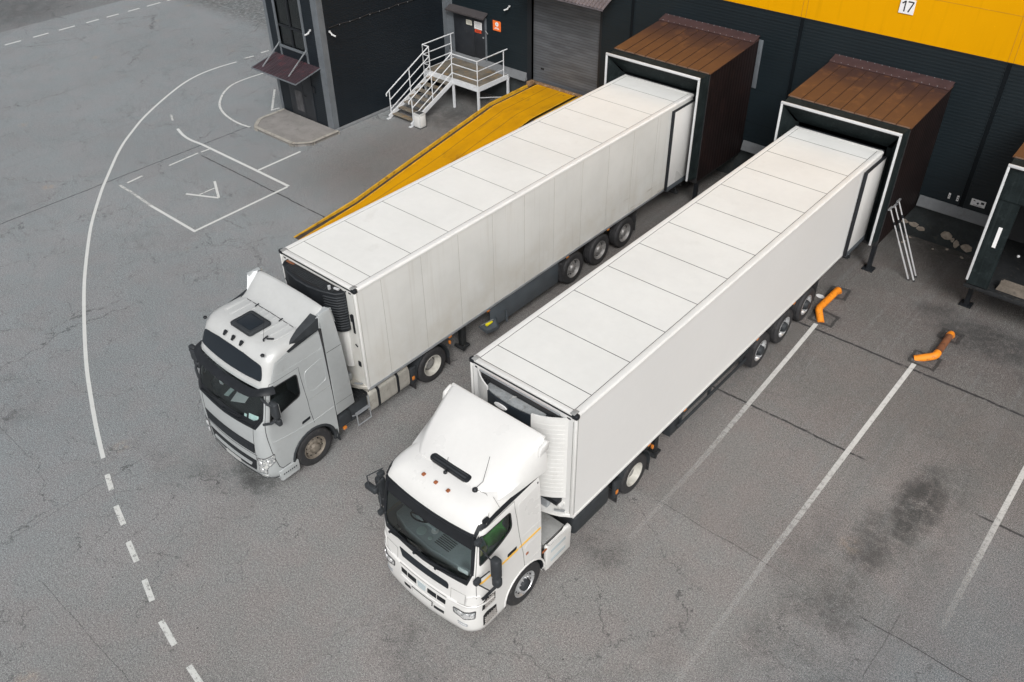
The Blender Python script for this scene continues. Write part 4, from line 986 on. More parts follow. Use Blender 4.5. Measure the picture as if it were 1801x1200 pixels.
# ------------------------------------------------------------------ trailers
def trailer(cx,y0,L,zb,side_mat,name_label,seams,unit,axles,style,rim,skirt):
    R=empty('semi_trailer',(cx,y0+L/2,0),name_label,'trailer')
    y1=y0+L;W=1.30;zt=3.98
    m=MB();m.box(cx-W,cx+W,y0,y1-.05,zb,zt-.01,.012,1);m.build('box_body',side_mat,R)
    # roof skin, side rails
    m=MB();m.box(cx-W+.14,cx+W-.14,y0+.10,y1-.14,zt-.02,zt+.004);rf=m.build('roof_panel','trailer roof white',R)
    m=MB()
    n=len(seams)
    for y in seams: m.box(cx-W+.15,cx+W-.15,y-.008,y+.008,zt+.002,zt+.0065)
    for sx in(-1,1): m.box(*sorted((cx+sx*(W-.152),cx+sx*(W-.142))),y0+.10,y1-.13,zt,zt+.0075)
    m.box(cx-W+.15,cx+W-.15,y0+.115,y0+.127,zt+.002,zt+.007);m.build('roof_seam','seam grey' if side_mat=='grubby side' else M('seam dark',(.07,.07,.068),.7),rf)
    m=MB()
    for sx in(-1,1): m.prism(rpoly([(cx+sx*(W-.14),zt-.02),(cx+sx*(W-.14),zt+.012),(cx+sx*(W-.02),zt+.012),(cx+sx*(W+.008),zt-.02),(cx+sx*(W+.008),zt-.075),(cx+sx*(W-.04),zt-.075)],.012,2),1,y0+.05,y1-.02)
    m.box(cx-W+.05,cx+W-.05,y0-.006,y0+.108,zt-.03,zt+.0115,.004);m.box(cx-W+.06,cx+W-.06,y1-.13,y1-.02,zt-.03,zt+.011,.004);m.build('roof_rail','trailer rail white',rf)
    m=MB();m.box(cx-W,cx+W,y0-.016,y0+.01,zt-.06,zt-.035);m.box(cx-W-.01,cx+W+.01,y1-.03,y1+.02,zt-.12,zt+.03);m.build('gasket','black plastic',R)
    for sx in(-1,1):
        m=MB();m.box(*sorted((cx+sx*(W-.11),cx+sx*(W+.022))),y0-.025,y0+.09,zt-.085,zt+.022,.03,3);m.build('corner_cap','black plastic',R)
        m=MB();m.box(*sorted((cx+sx*(W-.15),cx+sx*(W-.04))),y0-.012,y0+.14,zt+.005,zt+.028,.012,2);m.build('corner_bracket','grey plate',R)
        m=MB();m.box(*sorted((cx+sx*(W-.13),cx+sx*(W-.21))),y0-.008,y0+.002,zt-.15,zt-.115,.003);m.build('front_lamp','black plastic',R)
    m=MB()
    for sx in(-1,1):
        m.box(*sorted((cx+sx*(W-.05),cx+sx*(W+.004))),y0-.008,y0+.05,zb+.02,zt-.09,.01);
    m.build('front_corner_post','trailer rail white',R)
    m=MB()
    for sx in(-1,1): m.box(*sorted((cx+sx*W,cx+sx*(W+.012))),y0+.02,y1-.06,zb-.02,zb+.055,.004)
    m.build('bottom_rail','trailer rail white' if side_mat!='grubby side' else 'galvanised',R)
    m=MB()
    for sx in(-1,1):
        if side_mat=='grubby side':
            for k,y in enumerate(seams): 
                if y<y1-1.3:m.box(*sorted((cx+sx*W,cx+sx*(W+.0035))),y+.15-.004,y+.15+.004,zb+.06,zt-.09)
        m.box(*sorted((cx+sx*(W-.001),cx+sx*(W+.005))),y0+.052,y0+.060,zb+.02,zt-.09)
        m.box(*sorted((cx+sx*(W-.07),cx+sx*(W-.062))),y0-.004,y0,zb+.02,zt-.16)
    m.build('side_seam',MAT['seam grey'] if side_mat!='grubby side' else M('seam soft',(.36,.35,.32),.7),R)
    # rear doors swung right round and lying along the sides
    for sx in(-1,1):
        a,b=cx+sx*(W+.03),cx+sx*(W+.10)
        d=MB();d.box(*sorted((a,b)),y1-1.22,y1+.03,zb+.10,zt-.16,.008);D=d.build('rear_door','white paint',R)
        g=MB()
        g.box(*sorted((a-sx*.01,b+sx*.012)),y1-1.265,y1-1.215,zb+.02,zt-.13,.01);g.box(*sorted((a-sx*.01,b+sx*.008)),y1-1.22,y1+.03,zt-.165,zt-.135,.006)
        g.build('door_gasket','black plastic',D)
        g=MB();g.box(*sorted((a,b+sx*.004)),y1-1.22,y1+.03,zb-.03,zb+.14,.006);
        for k in range(2): g.box(*sorted((b,b+sx*.010)),y1-1.2,y1+.02,zb+.005+k*.05,zb+.02+k*.05)
        g.build('door_bottom_rail','skirt grey',D)
    # refrigeration unit
    yu=y0
    nz=15
    if unit=='black':
        plan=[(-1.02,0),(-1.02,-.10),(-.93,-.22),(-.6,-.34),(-.2,-.41),(.2,-.41),(.6,-.34),(.93,-.22),(1.02,-.10),(1.02,0)]
        P=[(cx+a*.985,yu+b) for a,b in plan]
        m=MB();m.prism(P,2,2.80,3.84,.02);U=m.build('refrigeration_unit','black plastic',R,40)
        q=[(cx+a*.86,yu-.03+(b+.03)*.80) for a,b in plan];MB().prism(q,2,3.835,3.848).build('top_grille','dark hole',U)
        m=MB()
        for k in range(22): m.box(cx-.8+k*.075,cx-.785+k*.075,yu-.29+abs(k-11)*.008,yu-.06,3.845,3.858)
        for k in range(5): m.box(cx-.8,cx+.8,yu-.27+k*.045,yu-.262+k*.045,3.845,3.86)
        m.build('grille_mesh','grey black plastic',U)
        m=MB()
        m.tube([Vector((a,b,3.845)) for a,b in P],.018,6);m.build('unit_rim','grey black plastic',U)
        m=MB()
        for k in range(13):
            z=2.90+k*.07;m.tube([Vector((cx+.62,yu-.335,z)),Vector((cx+.80,yu-.28,z)),Vector((cx+.93,yu-.215,z)),Vector((cx+1.0,yu-.09,z)),Vector((cx+1.0,yu-.02,z))],.018,6)
        m.build('louvre','grey black plastic',U)
        m=MB()
        for k in range(3): m.tube([Vector((cx+a*.988,yu+b-.003,2.95+k*.26)) for a,b in plan[1:7]],.012,6)
        m.tube([(cx+.60,yu-.345,2.74),(cx+.60,yu-.345,3.84)],.010,6);m.build('panel_rib','black plastic',U)
        m=MB();m.lathe([(0,.035),(.09,.035),(.10,0)],(cx+.66,yu-.17,3.845),2,12);m.tube([(cx+.74,yu-.10,3.87),(cx+.86,yu-.07,3.87)],.03,8);m.build('filler_cap','chrome',U)
        MB().box(cx-.98,cx-.72,yu-.09,yu-.02,3.845,3.865,.01).build('copper_pipe','rust',U)
        m=MB();m.prism([(cx+a*.9,yu+b*.55) for a,b in plan],2,1.70,2.80,.02);m.build('lower_cowl','white plastic',R,40)
        m=MB();m.box(cx+1.08,cx+1.15,yu-.02,yu,2.75,3.28,.015).tube([(cx+1.1,yu-.04,3.28),(cx+1.1,yu-.04,3.1)],.02,8).tube([(cx+1.1,yu-.03,2.45),(cx+1.17,yu-.03,2.40)],.015,6);m.build('hose_bracket','black plastic',R)
        MB().box(cx+1.08,cx+1.18,yu-.03,yu,1.80,1.95,.02).build('socket_box','black plastic',R)
    else:
        plan=[(-1.12,0),(-1.10,-.10),(-.98,-.20),(-.62,-.33),(-.62,-.30),(-.55,-.26),(-.93,-.12),(-1.0,0)]
        def outer(a):
            # plan curve of the cowl
            t=min(1,abs(a)/1.12);return -.40*(1-t**2.6)
        def sheet(a0,a1,z0,z1,th,matn,name,par,n=14,ztf=None):
            m=MB();rows=[]
            for i in range(n+1):
                a=a0+(a1-a0)*i/n;zt_=z1 if ztf is None else ztf(a)
                rows.append([m.bm.verts.new((cx+a,yu+outer(a)+o,z)) for o,z in((0,z0),(0,zt_),(th,zt_),(th,z0))])
            for a,b in zip(rows,rows[1:]):
                for k in range(4): m.bm.faces.new((a[k],a[(k+1)%4],b[(k+1)%4],b[k]))
            m.bm.faces.new(rows[0]);m.bm.faces.new(rows[-1]);return m.build(name,matn,par,35)
        U=MB().box(cx-1.06,cx+1.06,yu-.06,yu,1.75,3.50,.01).build('refrigeration_unit','white plastic',R)
        sheet(-1.12,-.56,1.8,3.88,.03,'white plastic','left_cowl',U);rc=sheet(.52,1.12,1.72,3.84,.03,'white plastic','right_cowl',U)
        m=MB()
        for z in [1.9+k*.11 for k in range(17)]:
            for (a0,a1) in((.55,1.08),(-1.08,-.6)): m.tube([(cx+a0+(a1-a0)*k/6,yu+outer(a0+(a1-a0)*k/6)+.002,z) for k in range(7)],.005,5)
        m.build('cowl_groove','white plastic',U)
        ctr=sheet(-.56,.52,1.8,3.79,.03,'dark panel','centre_grille',U)
        m=MB()
        for k in range(15):
            z=2.55+k*.065;m.tube([(cx-.5+.95*j/8,yu+outer(-.5+.95*j/8)-.004,z) for j in range(9)],.014,6)
        m.build('grille_bar','grey black plastic',ctr)
        m=MB();q=[(cx-.16+.15*math.cos(a),3.68+.05*math.sin(a)) for a in[2*PI*k/20 for k in range(20)]];m.prism(q,1,yu-.425,yu-.40);m.build('oval_badge','sign white',ctr)
        # machinery showing in the open top
        q=[(cx+a,yu+outer(a)+.035) for a in[-.98+1.96*k/16 for k in range(17)]]+[(cx+.98,yu-.05),(cx-.98,yu-.05)]
        MB().prism(q,2,3.50,3.60).build('machinery_bay','interior dark',U)
        MB().box(cx-1.0,cx+1.0,yu-.02,yu-.002,3.50,3.80).build('bay_back_plate','interior dark',U)
        m=MB()
        for a_ in(-.86,-.76,.70,.80): m.box(cx+a_-.05,cx+a_+.05,yu-.16,yu-.05,3.60,3.72+.03*math.sin(a_*20),.02)
        m.build('machinery_block','black plastic',U)
        q=[(cx+a,yu+outer(a)*.92+.03) for a in[-.68+1.36*k/12 for k in range(13)]]+[(cx+.70,yu-.10),(cx-.70,yu-.10)]
        TP=MB().prism(q,2,3.56,3.77,.02).build('top_plate','unit grey',U)
        m=MB()
        for a in(-.36,.22): m.box(cx+a-.13,cx+a+.13,yu-.26,yu-.15,3.738,3.752,.006);m.tube([(cx+a-.15,yu-.15,3.74),(cx+a-.15,yu-.15,3.78)],.012,6);m.tube([(cx+a+.15,yu-.20,3.74),(cx+a+.15,yu-.20,3.78)],.012,6)
        m.tube([(cx-.08,yu-.30,3.74),(cx-.08,yu-.14,3.77),(cx-.02,yu-.12,3.77)],.025,8);m.build('access_plate','grey plate',TP)
        m=MB()
        for a in(-.85,-.78,.8,.88): m.tube([(cx+a,yu-.06,3.76),(cx+a+.04,yu-.12,3.80),(cx+a*.93,yu-.2,3.6)],.02,8)
        m.build('hose','black plastic',U)
        MB().tube([(cx-.75,yu-.045,3.86),(cx+.72,yu-.045,3.85)],.018,8).tube([(cx+.84,yu-.08,3.74),(cx+.90,yu-.10,3.6)],.02,8).build('copper_pipe',M('copper',(.42,.20,.13),.4,.5),U)
        MB().tube([(cx-1.0,yu-.05,3.87),(cx-.9,yu-.055,3.87),(cx+.95,yu-.05,3.86)],.016,8).build('frame_bar','galvanised',U)
        MB().box(cx+.55,cx+1.06,yu-.20,yu-.03,1.60,1.72,.01).build('louvre_vent','black plastic',U)
        MB().box(cx-1.1,cx+1.1,yu-.13,yu,1.50,1.58,.01).build('unit_shelf','white plastic',U)
        MB().tube([(cx-1.25,yu-.35,1.60),(cx-1.0,yu-.3,1.62),(cx-.5,yu-.28,1.5)],.02,6).build('air_line','black plastic',U)
    # curved nose step under the front wall
    n=14;q=[(cx-1.28+2.56*k/n,y0-.30*(1-abs(-1+2*k/n)**3)) for k in range(n+1)]+[(cx+1.28,y0+.02),(cx-1.28,y0+.02)]
    m=MB();m.prism(q,2,zb,zb+.09,.012);m.build('nose_plate','white plastic' if unit!='black' else 'aluminium tank',R,35)
    m=MB();m.box(cx+.55,cx+.8,y0-.18,y0-.05,zb+.09,zb+.30,.02);m.tube([(cx+.3,y0-.2,zb+.12),(cx+.5,y0-.1,zb+.35),(cx+.6,y0-.05,zb+.45)],.02,8);m.tube([(cx+.95,y0-.12,zb+.1),(cx+1.15,y0-.05,zb+.15)],.025,8);m.build('coupling_socket','galvanised',R)
    # chassis
    m=MB()
    for sx in(-.5,.5): m.box(cx+sx-.06,cx+sx+.06,y0+.2,y1-.1,.95,zb-.005)
    m.box(cx-1.2,cx+1.2,y0+.1,y1-.1,zb-.14,zb-.01)
    for y in axles: m.tube([(cx-1.0,y,.5),(cx+1.0,y,.5)],.08,10)
    m.build('underframe','chassis',R)
    for y in axles:
        for sg in(1,-1): wheel(R,cx+sg*1.26,y,'trailer',sg,rim)
    for sg in(1,-1):
        X=lambda d:cx+sg*d
        yl=y0+3.45
        m=MB();m.box(*sorted((X(.95),X(1.10))),yl-.08,yl+.08,.28,zb-.02,.015);m.box(*sorted((X(.90),X(1.16))),yl-.16,yl+.16,.22,.29,.03);m.tube([(X(.85),yl-.1,.25),(X(1.18),yl-.1,.25)],.05,8);m.build('landing_leg','chassis',R,40)
        m=MB();m.beam((X(1.22),axles[0]-.72,1.05),(X(1.22),axles[0]-.66,.42),.05,.30,(1,0,0));m.box(*sorted((X(.80),X(1.22))),axles[-1]+.62,axles[-1]+.645,.28,1.08);m.build('mud_flap','rubber',R)
        MB().box(*sorted((X(.85),X(1.22))),axles[0]-.55,axles[-1]+.55,1.035,1.07,.01).build('wheel_guard','grey black plastic',R)
        for y in(y0+2.75,y0+4.2,y0+7.6,y0+9.6): MB().box(*sorted((X(1.28),X(1.315))),y-.05,y+.05,zb-.075,zb-.03,.006).build('side_marker_lamp','amber lens',R)
        if skirt=='panel':
            m=MB();m.box(*sorted((X(1.20),X(1.245))),y0+4.35,axles[0]-.72,.38,zb-.03,.01);m.build('side_skirt','skirt grey',R)
        else:
            m=MB()
            for z in(.62,.92): m.box(*sorted((X(1.20),X(1.24))),y0+4.1,axles[0]-.75,z,z+.10,.008)
            for y in(y0+4.3,y0+5.6,axles[0]-.95): m.box(*sorted((X(1.14),X(1.20))),y-.03,y+.03,.6,zb)
            m.box(*sorted((X(.7),X(1.16))),y0+3.9,y0+4.25,.45,zb-.02,.02);m.build('side_guard','grey black plastic',R)
    if skirt=='panel':
        X=lambda d:cx+d
        m=MB();m._add([(X(1.16),y0+3.95,.62),(X(1.42),y0+4.0,.50),(X(1.50),y0+4.35,.50),(X(1.20),y0+4.55,.66),(X(1.16),y0+3.95,.70),(X(1.44),y0+3.98,.62),(X(1.53),y0+4.37,.62),(X(1.20),y0+4.55,.76)],[(0,1,2,3),(0,1,5,4),(1,2,6,5),(2,3,7,6)])
        m.beam((X(1.45),y0+4.75,.52),(X(1.40),y0+4.78,.85),.03,.12);tr=m.build('storage_tray','skirt grey',R)
        MB().box(X(1.25),X(1.33),y0+4.10,y0+4.34,.64,.70,.02).build('wheel_chock',M('chock yellow',(.75,.65,.02),.5),tr)
        MB().beam((X(1.22),y0+4.0,.70),(X(1.32),y0+4.36,.74),.02,.02).build('tray_bar','galvanised',tr)
    # rear bumper
    m=MB();m.box(cx-1.15,cx+1.15,y1-.12,y1-.02,.48,.60,.01)
    for sx in(-.6,.6):m.box(cx+sx-.04,cx+sx+.04,y1-.14,y1-.04,.55,zb)
    m.tube([(cx+1.0,y1-.35,.95),(cx+1.22,y1-.35,.95),(cx+1.24,y1-.35,.7)],.025,8);m.build('rear_bumper','chassis',R)
    MB().tube([(cx+1.2,y1-.55,1.08),(cx+1.33,y1-.75,1.04),(cx+1.35,y1-.85,1.10)],.009,6).build('door_hook','galvanised',R)
    return R
# ------------------------------------------------------------------ dock shelters
def shelter(cx,label,occupied,yb=17.0):
    R=empty('dock_shelter',(cx,14.8,0),label,'dock shelter','brown roofed dock shelters along the warehouse wall')
    hw=1.75;y0=14.05
    zr=lambda y:4.70+(y-y0)*.085
    m=MB();m._add([(cx-hw-.03,y0-.06,zr(y0-.06)),(cx+hw+.03,y0-.06,zr(y0-.06)),(cx+hw+.03,yb-.01,zr(yb)),(cx-hw-.03,yb-.01,zr(yb)),(cx-hw-.03,y0-.06,zr(y0)-.035),(cx+hw+.03,y0-.06,zr(y0)-.035),(cx+hw+.03,yb-.01,zr(yb)-.03),(cx-hw-.03,yb-.01,zr(yb)-.03)],[(0,1,2,3),(4,5,6,7),(0,1,5,4),(1,2,6,5),(3,0,4,7)])
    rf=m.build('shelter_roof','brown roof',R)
    m=MB();ns=9
    for k in range(ns+1):
        x=cx-hw+2*hw*k/ns
        if 0<k<ns: m.beam((x,y0-.065,zr(y0-.065)+.006),(x,yb-.45,zr(yb-.45)+.006),.016,.016)
    m.build('roof_seam',M('roof seam',(.035,.015,.009),.6),rf)
    m=MB()
    for k in range(ns):
        x0=cx-hw+2*hw*k/ns;m.box(x0+.02,x0+2*hw/ns-.02,y0-.072,y0-.055,zr(y0)-.03,zr(y0)+.004,.003)
    m.build('roof_edge',M('edge pale',(.16,.10,.07),.6),rf)
    m=MB();m._add([(cx-hw-.04,yb-.42,zr(yb-.42)+.03),(cx+hw+.04,yb-.42,zr(yb-.42)+.03),(cx+hw+.04,yb-.02,zr(yb)+.10),(cx-hw-.04,yb-.02,zr(yb)+.10),(cx-hw-.04,yb-.42,zr(yb-.42)+.012),(cx+hw+.04,yb-.42,zr(yb-.42)+.012)],[(0,1,2,3),(0,1,5,4)])
    fl=m.build('roof_flashing',M('flashing maroon',(.055,.030,.030),.55,0,var=.2,sc=3),rf)
    m=MB()
    for k in range(16):
        x=cx-hw+.1+k*(2*hw-.2)/15;m.lathe([(0,.012),(.012,.010),(.014,0)],(x,yb-.38,zr(yb-.38)+.035),2,8);m.lathe([(0,.012),(.012,.010),(.014,0)],(x,yb-.05,zr(yb)+.095),2,8)
    m.build('rivet','galvanised',fl)
    for sx in(-1,1):
        m=MB();m.prism([(y0,1.02),(yb-.004,1.02),(yb-.004,zr(yb)-.03),(y0,zr(y0)-.03)],0,*sorted((cx+sx*hw,cx+sx*(hw-.05))));m.build('side_wall','brown side',R)
        m=MB();m.box(*sorted((cx+sx*(hw+.004),cx+sx*(hw-.06))),y0-.012,y0+.02,1.0,4.66);m.build('corner_trim','seam black',R)
    m=MB();m.box(cx-hw+.05,cx+hw-.05,y0,yb-.01,1.06,1.19);m.build('dock_floor','chassis',R)
    # curtains: outer hood back to the box, and the flaps towards the opening
    fx=1.70;yf=13.5;zf=4.63;zb_=1.27
    m=MB()
    for sx in(-1,1):
        m.quad((cx+sx*fx,yf,zb_),(cx+sx*fx,yf,zf),(cx+sx*(hw-.01),y0,zf+.04),(cx+sx*(hw-.01),y0,zb_-.1))
    m.quad((cx-fx,yf,zf),(cx+fx,yf,zf),(cx+hw-.01,y0,zf+.04),(cx-hw+.01,y0,zf+.04))
    m.build('curtain_hood','curtain',R,20)
    if occupied:
        yi,ix,iz=13.98,1.30,4.02
        m=MB();m.quad((cx-fx,yf,zf),(cx+fx,yf,zf),(cx+ix,yi,iz),(cx-ix,yi,iz));m.build('top_curtain','curtain',R,20)
        for sx in(-1,1):
            m=MB();m.quad((cx+sx*fx,yf,zb_),(cx+sx*fx,yf,zf),(cx+sx*(ix+.12),yi,iz),(cx+sx*(ix+.12),yi,1.1));m.quad((cx+sx*ix,yi,iz),(cx+sx*(ix+.12),yi,iz),(cx+sx*(ix+.12),yi,1.1),(cx+sx*ix,yi,1.1));m.build('side_curtain','curtain',R,20)
    else:
        m=MB();m.box(cx-fx,cx+fx,yf+.04,yf+.06,3.72,zf-.02);m.build('top_curtain','curtain',R)
        for sx in(-1,1):
            m=MB();m.box(*sorted((cx+sx*fx,cx+sx*(fx-.55))),yf+.075,yf+.095,1.12,zf-.03);sc=m.build('side_curtain','curtain',R)
            m=MB();m.box(*sorted((cx+sx*(fx-.27),cx+sx*(fx-.36))),yf+.068,yf+.074,2.36,2.96);m.build('reflective_strip','sign white',sc)
        m=MB();m.box(cx-hw,cx+hw,13.62,13.75,.95,1.07,.01);m.box(cx-hw,cx+hw,13.75,y0+.1,1.0,1.06);m.build('dock_edge_beam','chassis',R)
        MB().box(cx-.95,cx+.95,13.95,15.6,1.07,1.13).build('dock_leveller',M('leveller brown',(.13,.11,.09),.7,.1,var=.3,dirt=(.05,.04,.035),dirtamt=.4),R)
        m=MB()
        m._add([(cx-1.0,13.80,1.08),(cx+1.0,13.80,1.08),(cx+.9,13.86,1.42),(cx-.9,13.86,1.42)],[(0,1,2,3)]);m.box(cx-.95,cx+.95,13.83,13.87,1.08,1.38,.01);m.build('leveller_lip','leveller brown',R)
        m=MB();m.box(cx-hw+.06,cx+hw-.06,yb-.5,yb-.45,1.2,4.6);m.build('inner_back_wall','interior dark',R)
        m=MB();m.lathe([(0,.04),(.03,.03),(.04,0)],(cx-.85,yf+.9,1.9),1,10,-1);m.build('inner_lamp','camera white',R)
    fr=MB();s=.062
    pts=[(cx-fx,yf-.02,zb_),(cx-fx,yf-.02,zf-.06),(cx-fx+.06,yf-.02,zf),(cx+fx-.06,yf-.02,zf),(cx+fx,yf-.02,zf-.06),(cx+fx,yf-.02,zb_)]
    fr.box(cx-fx-s/2,cx-fx+s/2,yf-.045,yf+.01,zb_,zf,.012).box(cx+fx-s/2,cx+fx+s/2,yf-.045,yf+.01,zb_,zf,.012).box(cx-fx-s/2,cx+fx+s/2,yf-.047,yf+.012,zf-.005,zf+.07,.012)
    fr.build('shelter_frame','frame white',R)
    m=MB();m.box(cx-fx-.01,cx+fx+.01,yf+.01,yf+.03,zf-.05,zf+.01);m.build('frame_backing','seam black',R)
    for sx in(-1,1):
        m=MB();x=cx+sx*1.62;m.box(x-.06,x+.06,14.28,14.40,.02,1.06);m.box(x-.17,x+.17,14.17,14.51,.0,.022,.004)
        for i in(-1,1):
            for j in(-1,1): m.lathe([(0,.02),(.03,.02),(.035,0)],(x+i*.12,14.34+j*.12,.02),2,8)
        m.build('support_leg','black plastic',R)
    m=MB()
    for sx in(-1,1): m.box(*sorted((cx+sx*.95,cx+sx*1.25)),13.9,14.04,.75,1.05,.02)
    m.box(cx-hw+.03,cx+hw-.03,y0+.01,yb-.01,.95,1.05);m.build('dock_bumper','rubber',R)
    return R
# ------------------------------------------------------------------ setting
def plane(name,x0,x1,y0,y1,z,mat,n=1):
    m=MB();m.quad((x0,y0,z),(x1,y0,z),(x1,y1,z),(x0,y1,z));return m.build(name,mat,None,0,(0,0,z))
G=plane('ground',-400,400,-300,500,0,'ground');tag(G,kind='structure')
def strip(pts,w,mat,z=.004,closed=False):
    m=MB();P=[Vector((a,b,0)) for a,b in pts];N=len(P);L=[]
    for i,p in enumerate(P):
        if closed: t=(P[(i+1)%N]-P[i-1]).normalized()
        elif i==0:t=(P[1]-p).normalized()
        elif i==N-1:t=(p-P[i-1]).normalized()
        else:t=((P[i+1]-p).normalized()+(p-P[i-1]).normalized()).normalized()
        n=Vector((-t.y,t.x,0))
        sc=1.
        if 0<i<N-1: sc=1/max(.5,abs(n.dot(Vector((-(P[i+1]-p).normalized().y,(P[i+1]-p).normalized().x,0)))))
        L.append((p+n*w/2*sc,p-n*w/2*sc))
    vs=[[m.bm.verts.new((a.x,a.y,z)) for a in l] for l in L]
    for i in range(N if closed else N-1):
        a,b=vs[i],vs[(i+1)%N];m.bm.faces.new((a[0],a[1],b[1],b[0]))
    return m
def crv(pts,n=5):
    """Catmull-Rom"""
    out=[]
    for i in range(len(pts)-1):
        p0=pts[max(0,i-1)];p1=pts[i];p2=pts[i+1];p3=pts[min(len(pts)-1,i+2)]
        for k in range(n):
            t=k/n;out.append(tuple(.5*((2*p1[j])+(-p0[j]+p2[j])*t+(2*p0[j]-5*p1[j]+4*p2[j]-p3[j])*t*t+(-p0[j]+3*p1[j]-3*p2[j]+p3[j])*t**3) for j in(0,1)))
    out.append(pts[-1]);return out
def mark(name,pts,w,mat,z=.004): return strip(pts,w,mat,z).build(name,mat,G,0)
mark('edge_line',crv([(-26.63,12.41),(-26.71,11.50),(-26.64,10.50),(-26.31,9.46),(-25.66,8.26),(-24.86,7.01),(-24.16,6.04),(-23.48,5.25),(-22.81,4.51),(-22.05,3.79),(-21.23,3.09),(-20.50,2.48),(-19.79,1.90),(-18.30,.79),(-17.12,0.0),(-15.0,-1.28),(-13.09,-2.31),(-11.11,-3.30),(-9.73,-3.91),(-8.55,-4.40),(-7.51,-4.80)]),.10,'paint good')
for a,b in (((-6.96,-5.01),(-6.44,-5.19)),((-5.93,-5.37),(-5.31,-5.54)),((-4.81,-5.72),(-4.20,-5.88)),((-3.67,-6.02),(-3.09,-6.19)),((-2.55,-6.33),(-1.88,-6.45)),((-1.29,-6.52),(-.55,-6.62)),((0.1,-6.72),(.7,-6.8)),((-26.73,12.92),(-26.64,13.39)),((-26.72,13.87),(-26.68,14.28)),((-26.7,14.8),(-26.7,15.3))):
    mark('lane_dash',[a,b],.115,'paint worn')
for a,b in ((5.3,6.0),(6.53,7.33),(7.95,8.74),(9.29,10.15),(10.77,11.46),(11.91,12.60),(13.14,13.82),(14.27,15.09),(15.5,16.3),(16.8,17.6)): mark('road_dash',[(-37.48,a),(-37.48,b)],.13,'paint good')
mark('bay_loop',crv([(-24.49,12.36),(-24.55,11.49),(-24.45,10.68),(-24.06,9.99),(-23.46,9.36),(-22.85,8.91),(-22.11,8.60),(-21.32,8.44),(-20.66,8.41),(-20.14,8.48)]),.09,'paint worn')
mark('bay_corner_mark',[(-22.55,11.51),(-20.84,10.08),(-20.76,10.40)],.09,'paint worn')
mark('bay_arc',crv([(-23.73,7.15),(-23.10,6.83)]),.08,'paint scrap')
mark('bay_line',crv([(-22.27,6.53),(-21.58,6.34),(-20.94,6.28),(-20.33,6.33),(-19.68,6.34),(-16.81,6.36)])+[(-14.93,6.36)],.11,'paint good')
mark('bay_line',[(-16.79,6.42),(-16.82,8.38)],.10,'paint good')
mark('bay_line',[(-14.93,6.30),(-14.83,2.45)],.10,'paint good',.0045)
mark('bay_line',[(-14.78,2.45),(-17.46,2.45)],.10,'paint good')
mark('bay_line',[(-17.46,2.45),(-19.03,2.54),(-19.68,2.53)],.10,'paint scrap')
mark('bay_line',[(-19.70,6.28),(-19.72,5.93)],.08,'paint worn');mark('bay_line',[(-19.74,5.81),(-19.67,4.52)],.08,'paint worn');mark('bay_line',[(-19.70,3.44),(-19.63,2.81)],.09,'paint worn')
mark('painted_letter',[(-17.27,3.70),(-16.13,4.27)],.09,'paint good');mark('painted_letter',[(-16.13,4.27),(-17.30,4.89)],.085,'paint good',.0047);mark('painted_letter',[(-16.86,3.98),(-16.86,4.60)],.06,'paint worn',.0052)
mark('bay_line',crv([(2.93,10.74),(3.02,8.8),(3.10,6.87),(3.18,5.0),(3.23,3.69),(3.24,2.29),(3.25,1.2)]),.12,'paint bay one')
mark('bay_line',crv([(5.66,10.80),(5.67,8.0),(5.68,6.0),(5.70,3.64),(5.70,2.45),(5.74,.74),(5.76,-1.0),(5.8,-2.4)]),.12,'paint bay two')
mark('bay_line',[(8.99,10.7),(8.99,8.55),(9.0,6.0),(9.01,4.37),(9.02,3.2)],.12,'paint bay three')
# tar rings round the patches where the wheel guides and shelter feet are set in
def ring(pts,w,z=.006):
    P=[]
    for i in range(len(pts)):
        a=pts[i];b=pts[(i+1)%len(pts)]
        for k in range(5):
            t=k/5;P.append((a[0]+(b[0]-a[0])*t+random.uniform(-.015,.015),a[1]+(b[1]-a[1])*t+random.uniform(-.015,.015)))
    strip(P,w,'tar',z,True).build('tar_seal','tar',G,0)
ring([(2.50,12.77),(2.98,12.87),(3.03,12.33),(2.56,12.22)],.09);ring([(2.62,11.44),(3.28,11.40),(3.29,10.87),(2.68,10.83)],.08)
ring([(5.72,12.78),(6.20,12.76),(6.20,12.32),(5.72,12.32)],.11);ring([(5.48,11.34),(6.14,11.36),(6.13,10.80),(5.50,10.80)],.08)
m=MB();q=[(2.44+.13*math.cos(a)*random.uniform(.92,1.05),12.05+.10*math.sin(a)*random.uniform(.92,1.05)) for a in[2*PI*k/14 for k in range(14)]];m._add([(a,b,.005) for a,b in q],[tuple(range(14))]);m.build('cement_spot','sign white',G,0)
# pavement slab at the tower door
poly=rpoly([(-20.24,10.30),(-20.24,9.05),(-19.75,8.46),(-17.35,8.46),(-16.88,8.95),(-16.88,10.32)],[0,.15,.15,.15,.15,0],3)
P_=MB();P_.prism(poly,2,0,.125);PV=P_.build('pavement',M('pavement grey',(.225,.215,.205),.85,0,var=.15,sc=2,dirt=(.15,.142,.135),dirtamt=.35,bump=.3),None);tag(PV,kind='structure')
kp=[(-20.24,10.30),(-20.24,9.05),(-19.75,8.46),(-17.35,8.46),(-16.88,8.95),(-16.88,10.32)]
m=MB()
t_=strip(rpoly(kp,[0,.15,.15,.15,.15,0],3),.15,'',.145)
for f in list(t_.bm.faces):
    vs=[v.co.copy() for v in f.verts];m._add([(p.x,p.y,.145) for p in vs]+[(p.x,p.y,0) for p in vs],[(0,1,2,3),(0,1,5,4),(2,3,7,6)])
t_.bm.free()
bmesh.ops.remove_doubles(m.bm,verts=m.bm.verts[:],dist=.0005)
m.build('kerb','concrete kerb',PV,20)
